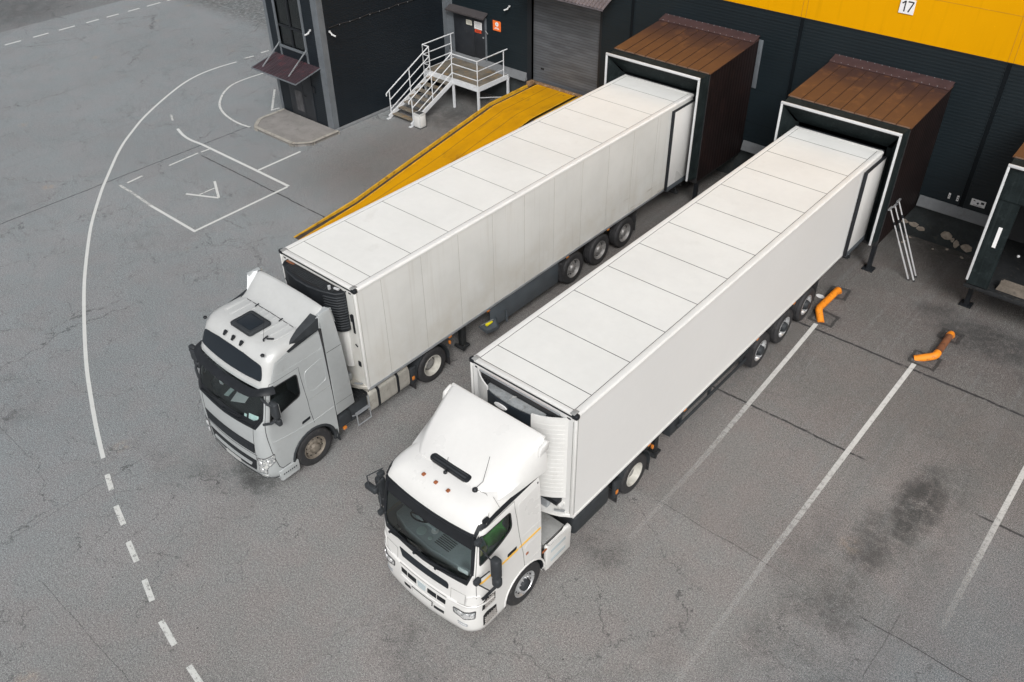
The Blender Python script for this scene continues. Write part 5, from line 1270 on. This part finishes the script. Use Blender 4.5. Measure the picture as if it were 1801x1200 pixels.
# ------------------------------------------------------------------ warehouse
YW=17.0
B=empty('warehouse_building',(0,YW,0),'long dark grey warehouse with a yellow upper band and dock openings','building')
x0,x1=-17.16,30
m=MB();m.box(x0,-12.8,YW,YW+8,1.30,5.88);m.box(-12.8,-9.25,YW+.22,YW+8,4.9,5.88);m.box(-12.8,-12.57,YW+.001,YW+.22,1.2,5.88);m.box(-9.25,x1,YW,YW+8,1.30,5.88);m.box(-12.57,-9.25,YW+.30,YW+8,1.2,4.9);m.build('wall','wall dark',B)
m=MB();m.box(x0,x1,YW-.004,YW+8,5.885,11);m.build('upper_wall','wall yellow',B)
m=MB();m.box(x0,-12.6,YW+.05,YW+8,0,1.3);m.box(-9.3,x1,YW+.05,YW+8,0,1.3);m.box(-12.6,-9.3,YW+.25,YW+8,0,1.3);m.build('plinth','plinth dark',B)
m=MB()
for a,b in((x0,-12.82),(-9.2,-6.6),(-3.02,-.52),(3.08,5.6),(9.2,x1)):
    m.prism([(YW-.02,1.44),(YW-.02,1.46),(YW+.02,1.46),(YW+.02,1.14),(YW-.13,1.14),(YW-.13,1.17)],0,a,b)
m.build('ledge','ledge grey',B)
m=MB();
for x in(-7.95,-1.745,4.28,10.3,16.3,22.3):
    m.box(x-.075,x+.075,YW-.012,YW-.001,1.47,5.88)
m.build('wall_joint_strip',M('joint dark',(.003,.005,.007),.6,spec=.2),B)
m=MB()
for x in(-7.95,-1.745,4.28,10.3,16.3,22.3):
    for d in(-.08,.065): m.box(x+d,x+d+.02,YW-.020,YW-.011,1.42,5.88)
m.build('joint_edge','wall dark',B)
m=MB()
for x in(-7.95,-1.745,4.28,10.3,16.3,22.3):
    for d in(-.08,.065): m.box(x+d,x+d+.012,YW-.010,YW-.003,5.9,11)
m.box(x0,x1,YW-.009,YW-.003,7.095,7.107);m.build('yellow_joint',M('yellow joint',(.45,.20,.004),.5),B)
m=MB();m.box(x0,x1,YW-.02,YW-.003,5.86,5.885);m.build('band_trim',M('band trim',(.012,.013,.016),.4),B)
gd=MB();gd.box(-12.57,-9.28,YW+.12,YW+.16,1.2,4.88);gd=gd.build('roller_door','roller slats',B)
m=MB();m.box(-12.18,-12.02,YW+.112,YW+.12,1.72,1.80);m.build('handle','dark hole',gd)
m=MB();m.box(-12.80,-12.57,YW+.0,YW+.14,1.2,4.95);m.box(-9.32,-9.22,YW-.01,YW+.14,1.2,4.95);m.build('door_jamb',M('jamb dark',(.010,.012,.015),.5),B)
# canopy over the roller door
cn=MB();n=24;a0,a1=-12.35,-8.55
vs=[]
for k in range(n*2+1):
    x=a0+(a1-a0)*k/(2*n);d=.022*(1 if k%2 else 0);vs.append(((x,16.02,5.02+d),(x,16.99,5.50+d)))
for (p,q),(r_,s_) in zip(vs,vs[1:]): cn.quad(p,r_,s_,q);cn.quad((p[0],p[1],p[2]-.02),(r_[0],r_[1],r_[2]-.02),(s_[0],s_[1],s_[2]-.02),(q[0],q[1],q[2]-.02))
cn.box(a0,a1,16.0,16.03,4.97,5.01);cn=cn.build('door_canopy','grey tin',B,20)
# staff door with its hood
dd=MB();dd.box(-16.78,-15.66,YW-.02,YW+.02,1.24,3.14,.004);D1=dd.build('staff_door','door dark',B)
MB().box(-15.655,-15.05,YW-.018,YW+.02,1.24,3.14,.004).build('staff_door_leaf','door dark',B)
m=MB();m.box(-16.9,-16.80,YW-.03,YW+.01,1.24,3.2);m.box(-15.03,-14.95,YW-.03,YW+.01,1.24,3.2);m.build('door_frame','trim grey',B)
m=MB();m.box(-15.15,-15.08,YW-.06,YW-.02,2.35,2.42,.01);m.tube([(-14.98,YW-.05,2.70),(-14.90,YW-.12,2.72),(-14.84,YW-.06,2.60)],.02,6);m.build('door_handle','galvanised',B)
m=MB();m._add([(-16.98,16.70,3.26),(-14.87,16.70,3.26),(-14.87,16.99,3.42),(-16.98,16.99,3.42),(-16.98,16.70,3.20),(-14.87,16.70,3.20),(-14.87,16.99,3.36),(-16.98,16.99,3.36)],[(0,1,2,3),(4,5,6,7),(0,1,5,4),(1,2,6,5),(3,0,4,7)]);m.build('door_hood',M('hood brown',(.05,.045,.047),.6),B)
# flashing strips and electrics
MB().box(-3.05,-2.90,YW-.03,YW-.002,3.34,4.93,.004).build('wall_flashing','trim grey',B)
m=MB()
for k in range(7): m.box(3.2+.0,3.2+.02,YW-.006,YW-.003,1.6,1.62)
# exposed concrete patches along the foot of the plinth
def blob(cx,cz,rx,rz,y=YW+.048):
    n=14;pts=[(cx+rx*math.cos(a)*random.uniform(.7,1.1),cz+rz*math.sin(a)*random.uniform(.7,1.1)) for a in[2*PI*k/n for k in range(n)]]
    m=MB();m.prism(pts,1,y-.02,y+.01,.006);m.build('bare_concrete_patch','rubble',B,20)
for a in((2.85,.42,.13,.07),(3.15,.40,.16,.09),(3.38,.34,.15,.08),(4.18,.38,.17,.15),(4.38,.30,.06,.08),(4.52,.22,.10,.14),(4.83,.20,.18,.16),(2.68,.45,.05,.05)): blob(*a)
for k in range(9):
    x=random.choice((2.75,3.25,3.6,4.1,4.4,4.75))+random.uniform(-.15,.15);y=YW-.10-random.random()**2*.5;q=random.uniform(.018,.045)
    o=MB().box(x-q,x+q,y-q*.8,y+q*.8,0,q*1.1,q*.3,1,rot=Matrix.Rotation(random.uniform(0,3),3,'Z')).build('concrete_chip','rubble')
    tag(o,'small pale concrete chip on the ground at the foot of the dark wall','rubble','concrete chips at the foot of the dark wall')
# wall fittings
def sign(name,x0,x1,z0,z1,mat,label,cat,parts,y=YW-.03,th=.012,grp=None):
    o=MB().box(x0,x1,y,y+th,z0,z1,.002,1).build(name,mat);tag(o,label,cat,grp)
    for nm,mt,rects in parts:
        m=MB()
        for r_ in rects:
            if not hasattr(r_[0],"__len__"): m.box(r_[0],r_[1],y-.003,y-.0002,r_[2],r_[3])
            else: m.prism([(a,b) for a,b in r_],1,y-.003,y-.0002)
        m.build(nm,mt,o,0)
    return o
def strokes(lines,w):
    out=[]
    for (a,b) in lines:
        a=Vector(a);b=Vector(b);d=(b-a).normalized();n=Vector((-d.y,d.x))*w/2;out.append([tuple(a+n),tuple(b+n),tuple(b-n),tuple(a-n)])
    return out
sx,sz=1.02,6.59
seven=strokes([((sx+.215,sz+.335),(sx+.375,sz+.335)),((sx+.372,sz+.34),(sx+.27,sz+.07)),((sx+.275,sz+.09),(sx+.262,sz+.055))],.036)
one=strokes([((sx+.145,sz+.35),(sx+.145,sz+.055)),((sx+.15,sz+.345),(sx+.06,sz+.27))],.036)
o=sign('number_sign',sx,sx+.42,sz,sz+.40,'sign white','white square sign reading 17 on the yellow wall','sign',[('digit','ink',one),('digit','ink',seven)],y=YW-.035)
ring_=[[( -14.36+.085*math.cos(2*PI*k/18), 3.085+.085*math.sin(2*PI*k/18)) for k in range(18)]]
sign('safety_sign',-14.58,-14.16,2.82,3.22,'sign orange','orange sign with a white round symbol right of the staff door','sign',[('symbol','sign white',ring_),('text_line','sign white',[(-14.46,-14.28,2.935,2.955),(-14.50,-14.24,2.895,2.915)]),('symbol_mark','sign orange',[(-14.375,-14.345,3.05,3.12)])])
gl=[(-16.03,-15.79,2.79+.03*k,2.80+.03*k) for k in range(5)]
sign('notice',-16.07,-15.75,2.75,2.95,M('notice cream',(.62,.61,.52),.7),'small cream notice, left of two on the staff door','notice',[('text_line','ink grey',gl)],grp='notices on the staff door')
gl=[(-15.58,-15.24,2.72+.03*k,2.728+.03*k) for k in range(8)]
sign('notice',-15.62,-15.20,2.67,2.97,'sign white','white notice with a red strip beneath, right of two on the staff door','notice',[('text_line','ink grey',gl),('red_strip','sign red',[(-15.59,-15.23,2.53,2.655)]),('text_line','sign white',[(-15.55,-15.28,2.60,2.615),(-15.55,-15.30,2.565,2.58)])],grp='notices on the staff door')
tri=[(4.56,1.78),(4.63,1.80),(4.60,1.76)]
sign('pictogram_sign',4.52,4.93,1.64,1.85,'sign white','white sign with black pictograms, low on the wall by the open dock','sign',[('pictogram','ink',[(4.80,4.89,1.74,1.81),[(4.57,1.80),(4.61,1.83),(4.64,1.78)],[(4.68,1.74),(4.72,1.78),(4.76,1.74),(4.72,1.70)],(4.60,4.86,1.665,1.673)])])
for i,(x,lb) in enumerate(((3.89,'left of two small white labels low on the dark wall'),(4.14,'right of two small white labels low on the dark wall, by the wall joint'))):
    sign('wall_label',x-.025,x+.035,1.62+.0,1.80,'sign white',lb,'label',[('text_line','ink',[(x-.01,x+.02,1.66,1.69),(x-.005,x+.025,1.72,1.75)])],grp='small white labels on the wall')
def camera(loc,label,face,grp='security cameras'):
    R=empty('security_camera',loc,label,'camera',grp)
    x,y,z=loc;f=Vector(face).normalized();side=Vector((0,0,-1))
    m=MB();m.tube([Vector(loc),Vector(loc)-Vector((0,0,.05))],.042,12)
    m.tube([Vector(loc)-Vector((0,0,.05)),Vector(loc)+f*.08-Vector((0,0,.10))],.025,8);m.build('bracket','camera white',R)
    a=Vector(loc)+f*.05-Vector((0,0,.12));b=a+f*.17-Vector((0,0,.07))
    h=MB().tube([a,b],.032,12).build('housing','camera white',R)
    MB().tube([b,b+(b-a).normalized()*.006],.03,12).build('lens','dark hole',R)
    return R
camera((-17.60,10.24,3.95),'white camera on the front of the corner tower',(-.7,-1,0))
camera((-17.04,10.70,3.90),'white camera on the side of the corner tower, below the cable',(1,.5,0))
camera((-13.62,16.90,3.98),'white camera on the wall above the orange sign',(-1,-.5,0))
# ------------------------------------------------------------------ tower
T=empty('corner_tower',(-18.8,13.6,0),'dark corner tower with a tall window, tin awning and grey corner trims','building')
TX0,TX1,TY0=-20.45,-17.16,10.36
wx0,wx1,wz0,wz1=-19.75,-18.20,2.92,7.5
m=MB();m.box(TX0,wx0,TY0,TY0+.3,0,10);m.box(wx1,TX1,TY0,TY0+.3,0,10);m.box(wx0,wx1,TY0,TY0+.3,0,wz0);m.box(wx0,wx1,TY0,TY0+.3,wz1,10);m.box(TX0,TX1,TY0+.3,17.0,0,10);m.build('wall','tower dark',T)
m=MB()
m.box(TX1-.34,TX1+.02,TY0-.02,TY0,0,10);m.box(TX1,TX1+.02,TY0,TY0+.24,0,10);m.box(TX0-.02,TX0+.14,TY0-.02,TY0,0,10);m.box(TX1,TX1+.025,16.72,16.99,0,6)
m.box(TX1+.02,TX1+.32,16.965,16.985,1.5,6) ;m.build('corner_trim','trim grey',T)
m=MB();m.box(TX1,TX1+.10,TY0+.0,15.2,0,.10,.01);m.build('footing_strip','ledge grey',T)
W_=MB();f=.09
W_.box(wx0-f,wx0,TY0-.05,TY0+.06,wz0-f,wz1).box(wx1,wx1+f,TY0-.05,TY0+.06,wz0-f,wz1).box(wx0,wx1,TY0-.05,TY0+.06,wz0-f,wz0);W_.box(wx0-f,wx0,TY0-.03,TY0-.002,2.30,wz0-f);W_.box(wx1,wx1+f,TY0-.03,TY0-.002,2.30,wz0-f)
W_=W_.build('window','trim grey',T)
m=MB();m.box(-19.04,-18.96,TY0-.01,TY0+.07,wz0,wz1);
for z in(3.68,5.3): m.box(wx0,wx1,TY0-.008,TY0+.07,z-.04,z+.04)
m.build('window_mullion','black plastic',W_)
MB().box(wx0,wx1,TY0+.04,TY0+.05,wz0,wz1).build('pane','window glass',W_)
m=MB()
for a,b in((-19.6,-19.3),(-18.8,-18.4)):
    for k in range(9): m.box(a+k*(b-a)/9,a+(k+.8)*(b-a)/9,TY0+.12+.02*(k%2),TY0+.14+.02*(k%2),wz0,wz1)
m.build('curtain','interior grey',W_)
m=MB();m.box(-19.70,-18.80,TY0-.03,TY0+.01,.13,2.08,.004);TD=m.build('tower_door','door dark',T)
m=MB();m.box(-19.35,-18.9,TY0-.036,TY0-.031,.35,1.2);m.build('worn_patch',M('door scuff',(.07,.07,.075),.7,0,var=.4,sc=5),TD,0)
m=MB();m.box(-18.80,-18.20,TY0-.025,TY0+.01,.13,2.05,.004);m.build('door_side_panel','door dark',T)
MB().tube([(-18.75,TY0-.05,1.1),(-18.62,TY0-.06,1.1)],.015,6).build('door_handle','black plastic',TD)
MB().box(-18.16,-18.02,TY0-.03,TY0,1.35,1.6,.01).build('intercom','black plastic',T)
aw=MB();n=14;a0,a1=-20.22,-17.46;vs=[]
for k in range(2*n+1):
    x=a0+(a1-a0)*k/(2*n);d=.02*(1 if k%2 else 0);vs.append(((x,9.13,2.23+d),(x,TY0-.02,2.50+d)))
for (p,q),(r_,s_) in zip(vs,vs[1:]):
    aw.quad(p,r_,s_,q);aw.quad((p[0],p[1],p[2]-.015),(r_[0],r_[1],r_[2]-.015),(s_[0],s_[1],s_[2]-.015),(q[0],q[1],q[2]-.015))
AW=aw.build('awning','maroon tin',T,20)
m=MB();m.beam((a0,9.12,2.22),(a1,9.12,2.22),.03,.045);m.beam((a1,9.12,2.225),(a1,TY0-.02,2.49),.03,.03);m.beam((a0,9.12,2.225),(a0,TY0-.02,2.49),.03,.03);m.build('awning_edge','trim grey',AW)
m=MB()
for x in(-19.78,-18.16): m.beam((x,TY0-.03,3.02),(x,9.35,2.30),.035,.035)
m.build('awning_strut','galvanised',AW)
# lamp cable along the tower side
pts=[(TX1+.03,10.75+.5*k,3.98+.02*math.sin(k*2.)) for k in range(13)]
cb=MB().tube(pts,.014,6).build('lamp_cable','seam black');tag(cb,'black cable with small lamps sagging along the tower side','cable')
for k in range(1,13): MB().lathe([(0,.008),(.015,.014),(.03,.012),(.035,0)],(TX1+.06,10.75+.5*k,3.96),2,8).build('bulb','galvanised',cb)
# ------------------------------------------------------------------ steel stairs
S_=empty('steel_staircase',(-15.3,14.8,0),'white steel staircase with rusty treads and a railed landing','staircase')
lz=1.2;lx0,lx1,ly0,ly1=-16.80,-13.74,15.08,16.98
m=MB();m.box(lx0,lx1,ly0,ly1,lz-.02,lz,.003);m.build('landing_deck','tread plate',S_)
m=MB();m.box(lx0,lx1,ly0-.03,ly0,lz-.18,lz+.012);m.box(lx1-.01,lx1+.03,ly0,ly1,lz-.18,lz+.012);m.box(lx0-.03,lx0,ly0,ly1,lz-.18,lz+.01);m.box(lx0,lx1,ly0-.001,ly0+.10,lz+.0,lz+.006);m.build('landing_frame','rail paint',S_)
sx0,sx1=-16.42,-15.14
yt,yb_,n=15.06,12.72,7
m=MB()
for x in(sx0,sx1): m.beam((x,yt,lz-.09),(x,yb_-.1,.06),.05,.17)
for x in(sx0,sx1): m.box(x-.05,x+.05,yb_-.22,yb_-.06,0,.03)
m.build('stringer','rail paint',S_)
for k in range(n):
    z=lz-(k+1)*lz/(n+1);y=yt-(k+.5)*(yt-yb_)/n
    MB().box(sx0+.03,sx1-.03,y-.13,y+.14,z-.015,z+.012,.004).build('tread','tread plate',S_)
def rail(posts_top,parent,name):
    """three rails + posts. posts_top: list of (x,y,zbase)"""
    m=MB()
    for h in(1.06,.66,.28):
        m.tube([(x,y,z+h) for x,y,z in posts_top],.024 if h>1 else .02,8)
    for x,y,z in posts_top: m.tube([(x,y,z-.10),(x,y,z+1.06)],.022,8)
    return m.build(name,'rail paint',parent,40)
rail([(lx0+.02,ly1-.25,lz),(lx0+.02,ly0-.02,lz)],S_,'handrail');MB().tube([(lx0+.02,ly1-.25,lz+1.06),(lx0+.02,ly1-.08,lz+1.06)],.024,8).build('rail_end','rail paint',S_)
rail([(lx0+.02,ly0-.02,lz),(sx0,ly0-.02,lz)],S_,'handrail')
rail([(sx1,ly0-.02,lz),(lx1,ly0-.02,lz),(lx1,ly1-.35,lz)],S_,'handrail')
MB().tube([(lx1,ly1-.35,lz+1.06),(lx1,ly1-.12,lz+1.06)],.024,8).build('rail_end','rail paint',S_)
for x in(sx0,sx1):
    ys=[yt-.05,(yt+yb_)/2-.05,yb_-.0];zz=lambda y:lz*(y-(yb_-.15))/(yt-(yb_-.15))
    m=MB()
    for h in(1.06,.66,.28): m.tube([(x,ly0-.02,lz+h),(x,yb_+.0,zz(yb_)+h)],.024 if h>1 else .02,8)
    for y in((yt+yb_)/2,yb_+.02): m.tube([(x,y,zz(y)-.05),(x,y,zz(y)+1.06)],.022,8)
    m.tube([(x,yb_,zz(yb_)+1.06),(x,yb_-.14,zz(yb_)+.98),(x,yb_-.15,zz(yb_)+.88)],.024,8);m.build('stair_handrail','rail paint',S_,40)
m=MB()
for x,y in((lx1,ly0),(lx1,ly1-.1),(lx0+.03,ly0),(sx1,ly0+.02)): m.box(x-.04,x+.04,y-.04,y+.04,0,lz-.02)
m.beam((lx1,ly0,.78),(lx1,ly1-.1,.25),.03,.03);m.build('landing_leg','rail paint',S_)
# litter bin
b=MB();q=rpoly([(-15.06,12.68),(-14.70,12.68),(-14.70,13.02),(-15.06,13.02)],.03);b.prism(q,2,.03,.58,.012);bn=b.build('litter_bin','bin grey',None,30)
tag(bn,'weathered light grey square litter bin at the foot of the steel stairs','bin')
m=MB();m.box(-15.02,-14.74,12.672,12.68,.08,.50,.002);m.box(-14.70,-14.692,12.72,12.98,.08,.50,.002);m.build('bin_panel','white plastic',bn)
MB().box(-15.02,-14.74,12.72,12.98,.581,.588).build('bin_opening','interior dark',bn)
MB().box(-15.08,-14.68,12.66,13.04,.0,.03,.005).build('bin_base','chassis',bn)
MB().box(-14.30,-13.80,16.72,16.97,1.202,1.26,.01,rot=Matrix.Rotation(.3,3,'X')).build('steel_plate','galvanised');tag(bpy.data.objects['steel_plate'],'grey steel plate lying at the back of the stair landing','plate')
# ------------------------------------------------------------------ yellow ramp
RP=empty('loading_ramp',(-11.2,10.5,0),'yellow painted steel ramp with dark gutters up to the roller door','ramp')
prof=[(17.0,1.20),(14.2,1.16),(10.0,.46),(7.0,.10),(4.3,.012)]
rx0,rx1=-12.12,-10.25
def lx(y): return -12.12 if y>10 else -12.12+(10-y)*.065
m=MB();vs=[]
for y,z in prof: vs.append([m.bm.verts.new((lx(y),y,z)),m.bm.verts.new((rx1,y,z)),m.bm.verts.new((rx1,y,0)),m.bm.verts.new((lx(y),y,0))])
for a,b_ in zip(vs,vs[1:]):
    for k in range(4): m.bm.faces.new((a[k],a[(k+1)%4],b_[(k+1)%4],b_[k]))
m.build('ramp_deck','ramp yellow',RP,10)
for side in(-1,1):
    def ex(y,d): return (lx(y)-d) if side<0 else rx1+d
    for nm,d0,d1,dz,mt in(('gutter',.0,.20,-.06,'ramp gutter'),('outer_edge',.20,.26,.05,'ramp edge yellow'),('inner_edge',-.03,.0,.02,'ramp edge yellow')):
        m=MB();vs=[]
        for y,z in prof:
            zz_=max(.008,z+dz) if nm!='gutter' else max(.004,z+dz)
            if y<5: zz_=max(.006,dz*.5)
            vs.append([m.bm.verts.new(p) for p in((ex(y,d0),y,zz_),(ex(y,d1),y,zz_),(ex(y,d1),y,0),(ex(y,d0),y,0))])
        for a,b_ in zip(vs,vs[1:]):
            for k in range(4): m.bm.faces.new((a[k],a[(k+1)%4],b_[(k+1)%4],b_[k]))
        m.bm.faces.new(vs[0]);m.bm.faces.new(vs[-1]);m.build(nm,mt,RP,10)
m=MB();m.box(-12.40,-10.0,16.85,16.98,1.19,1.27,.01);m.box(-12.38,-12.22,16.45,16.75,1.19,1.38,.02);m.build('ramp_hinge',M('hinge rust',(.20,.12,.06),.8,0,var=.4,sc=6,dirt=(.45,.42,.38),dirtamt=.4),RP)
# ------------------------------------------------------------------ wheel guides
def guide(pts,ends,label,midmat):
    R=MB();P=[Vector(p) for p in pts]
    def rd(P):
        out=[P[0]]
        for i in range(1,len(P)-1):
            a=P[i]+(P[i-1]-P[i]).normalized()*.08;b=P[i]+(P[i+1]-P[i]).normalized()*.08
            for k in range(5):
                t=k/4;out.append(a*(1-t)**2+P[i]*2*t*(1-t)+b*t*t)
        return out+[P[-1]]
    if midmat=='rust':
        a=P[1]+(P[2]-P[1])*.12;b=P[1]+(P[2]-P[1])*.86
        R.tube([a,b],.095,16)
        o=R.build('wheel_guide','rust')
        MB().tube(rd([P[0],P[1],a]),.10,16).build('guide_end','orange paint',o,40);MB().tube(rd([b,P[2],P[3]]),.10,16).build('guide_end','orange paint',o,40)
    else:
        R.tube(rd(P),.10,16);o=R.build('wheel_guide','orange paint',None,40)
    tag(o,label,'wheel guide','steel tube wheel guides at the dock bays');return o
guide([(2.74,12.62,-.02),(2.76,12.45,.16),(2.74,11.22,.17),(3.0,10.90,-.03)],0,'all orange bent steel wheel guide beside the right trailer wheels','orange')
guide([(5.97,12.60,-.02),(5.98,12.42,.16),(6.0,11.20,.17),(5.58,11.0,-.03)],0,'rusty brown wheel guide with orange ends, in the empty bay','rust')
# ------------------------------------------------------------------ chrome props leaning on the shelter
for i,(g,tp,lb) in enumerate((((4.07,14.50,0),(3.06,14.08,2.25),'chrome pole leaning on the middle shelter, leftmost of three'),((4.22,14.53,0),(3.07,14.42,2.20),'chrome pole leaning on the middle shelter, between the other two'),((4.18,14.80,0),(3.08,14.62,2.28),'chrome pole leaning on the middle shelter, rearmost of three'))):
    g=Vector(g);tp=Vector(tp)+Vector((.04,0,0));d=(tp-g).normalized()
    m=MB();m.tube([g,g+(tp-g)*.55],.026,10);m.tube([g+(tp-g)*.55,tp],.020,10);o=m.build('support_pole','chrome',None,40);tag(o,lb,'pole','chrome poles leaning on the middle dock shelter')
    MB().beam(tp-Vector((0,.12,0)),tp+Vector((0,.12,0)),.05,.04).build('cross_head','galvanised',o)
    MB().tube([g,g+d*.05],.034,10).build('rubber_foot','rubber',o)
    MB().tube([g+(tp-g)*.78,g+(tp-g)*.82],.034,8).build('clamp','black plastic',o)
# ------------------------------------------------------------------ assemble
silver_tractor();white_tractor()
sA=[.65+1.245*k for k in range(11)];sA=[y for y in sA if y<13.4]
TL=trailer(-4.755,.05,13.86,1.15,'grubby side','grubby white refrigerated trailer with a black cooling unit and streaked sides',[.65+1.235*k for k in range(11)],'black',(8.03,9.34,10.65),'trailer','rim grey','panel')
TR=trailer(1.30,0.0,13.76,1.24,'clean side white','clean white refrigerated trailer with an open topped white cooling unit',[.64+1.235*k for k in range(11)],'white',(8.07,9.38,10.69),'trailer','rim silver','bars')
shelter(-4.82,'brown roofed dock shelter behind the grubby left trailer',True)
shelter(1.29,'brown roofed dock shelter behind the clean right trailer',True)
shelter(7.40,'empty dock shelter with an open dark mouth, at the right edge',False)
# loose things inside the cabs
def dash_item(name,cx,x,y,z,w,d,rot,mat,label,cat,th=.01,lines=0):
    c=(cx+x,y,z);o=MB().box(cx+x-w/2,cx+x+w/2,y-d/2,y+d/2,z,z+th,.002,1,rot=Matrix.Rotation(rot,3,'Z'),c=c).build(name,mat);tag(o,label,cat)
    return o
dash_item('paper_sheet',-4.755,-.10,-2.36,1.815,.34,.42,.5,'paper','white paper sheets lying on the silver truck dashboard','paper',.006)
dash_item('paper_sheet',-4.755,-.42,-2.42,1.825,.12,.36,.35,'sticker pale','folded pale green paper on the silver truck dashboard','paper',.02)
dash_item('folder',-4.755,-.15,-2.22,1.83,.22,.16,.2,M('folder teal',(.35,.6,.58),.6),'teal folder behind the papers on the silver truck dashboard','folder',.03)
dash_item('cup',-4.755,-.80,-2.38,1.81,.09,.09,.2,'sign white','white cup on the left end of the silver truck dashboard','cup',.10)
S=SV
o=patch(S,[(.78,1.97),(1.18,1.99),(1.18,2.13),(.78,2.10)],-.027,.002).build('permit_card','sticker pale',None,0);tag(o,'pale green permit card in the lower right corner of the silver truck windscreen','card')
m=MB();
o2=patch(S,[(.64,1.96),(.72,1.965),(.72,2.05),(.64,2.045)],-.027,.002).build('windscreen_sticker','sticker pale',None,0);tag(o2,'small pale sticker left of the permit card, silver truck windscreen','sticker')
S=WH
o=patch(S,[(.80,1.93),(1.06,1.94),(1.06,2.03),(.80,2.02)],-.027,.002).build('permit_card','paper',None,0);tag(o,'white permit card in the lower right corner of the white truck windscreen','card')
def disc(cx,x,y,z,r,mat,label):
    o=MB().lathe([(0,r),(.008,r),(.012,r*.7),(.0125,0)],(cx+x,y,z),2,18).build('disc',mat);tag(o,label,'disc')
disc(1.3,-.42,-2.42,1.765,.10,'sticker pale','large pale round disc on the white truck dashboard');disc(1.3,-.22,-2.26,1.765,.075,'sign white','medium white round disc on the white truck dashboard, behind the larger one');disc(1.3,-.17,-2.44,1.765,.045,'sticker pale','smallest pale disc on the white truck dashboard')
# green hi-vis jacket hung by the door window of the white truck
m=MB();n=10;R_=[]
for i in range(n+1):
    row=[]
    for j in range(n+1):
        a=i/n;b=j/n;x=1.3+1.10-.08*math.sin(a*PI)+.03*math.sin(b*11+a*3);y=-2.28+.52*a+.05*math.sin(b*6);z=2.22+.66*b-.12*a*a+.03*math.sin(a*9+b*4)
        row.append((x,y,z))
    R_.append(row)
for off in(0,-.05):
    vs=[[m.bm.verts.new((p[0]+off,p[1],p[2])) for p in row] for row in R_]
    for i in range(n):
        for j in range(n): m.bm.faces.new((vs[i][j],vs[i+1][j],vs[i+1][j+1],vs[i][j+1]))
hv=m.build('jacket','hivis green',None,60);tag(hv,'bright green hi-vis jacket behind the door window of the white truck','jacket')
m=MB();m.box(2.36,2.43,-2.46,-2.26,2.28,2.42,.03,3);m.build('jacket_sleeve','skin cloth beige',hv)
# ------------------------------------------------------------------ light, sky, camera
SUN_EL=rad(42);SUN_AZ=rad(137)   # azimuth clockwise from +Y
w=bpy.data.worlds.new("World");SC.world=w;w.use_nodes=True
nt=w.node_tree;nt.nodes.clear()
out=nt.nodes.new('ShaderNodeOutputWorld');bg=nt.nodes.new('ShaderNodeBackground')
sky=nt.nodes.new('ShaderNodeTexSky');sky.sky_type='NISHITA';sky.sun_disc=False;sky.sun_elevation=SUN_EL;sky.sun_rotation=SUN_AZ;sky.air_density=1.0;sky.dust_density=5.0;sky.ozone_density=1.0
hs=nt.nodes.new('ShaderNodeHueSaturation');hs.inputs['Saturation'].default_value=.22
nt.links.new(sky.outputs[0],hs.inputs['Color']);nt.links.new(hs.outputs[0],bg.inputs[0]);nt.links.new(bg.outputs[0],out.inputs[0])
bg.inputs[1].default_value=SKY_STRENGTH
L=bpy.data.lights.new('Sun','SUN');L.energy=SUN_STRENGTH;L.angle=rad(24);L.color=(1,.985,.965)
lo=bpy.data.objects.new('Sun',L);COL.objects.link(lo)
d=Vector((math.sin(SUN_AZ)*math.cos(SUN_EL),math.cos(SUN_AZ)*math.cos(SUN_EL),math.sin(SUN_EL)))
lo.rotation_euler=d.to_track_quat('Z','Y').to_euler();lo.location=d*60
cam=bpy.data.cameras.new('Camera');co=bpy.data.objects.new('Camera',cam);COL.objects.link(co);SC.camera=co
cam.sensor_width=36;cam.lens=36*1523.428/1801;cam.clip_end=2000;cam.clip_start=.1
p,r_,y=CAMANG
fw=Vector((math.sin(y)*math.cos(p),math.cos(y)*math.cos(p),-math.sin(p)));rt=Vector((math.cos(y),-math.sin(y),0));up=rt.cross(fw)
rt2=rt*math.cos(r_)+up*math.sin(r_);up2=rt2.cross(fw)
co.matrix_world=Matrix(((rt2.x,up2.x,-fw.x,CAMPOS[0]),(rt2.y,up2.y,-fw.y,CAMPOS[1]),(rt2.z,up2.z,-fw.z,CAMPOS[2]),(0,0,0,1)))
SC.view_settings.view_transform='Standard';SC.view_settings.look='None';SC.view_settings.gamma=1;SC.view_settings.exposure=EXPOSURE
SC.cycles.max_bounces=5;SC.cycles.transparent_max_bounces=12
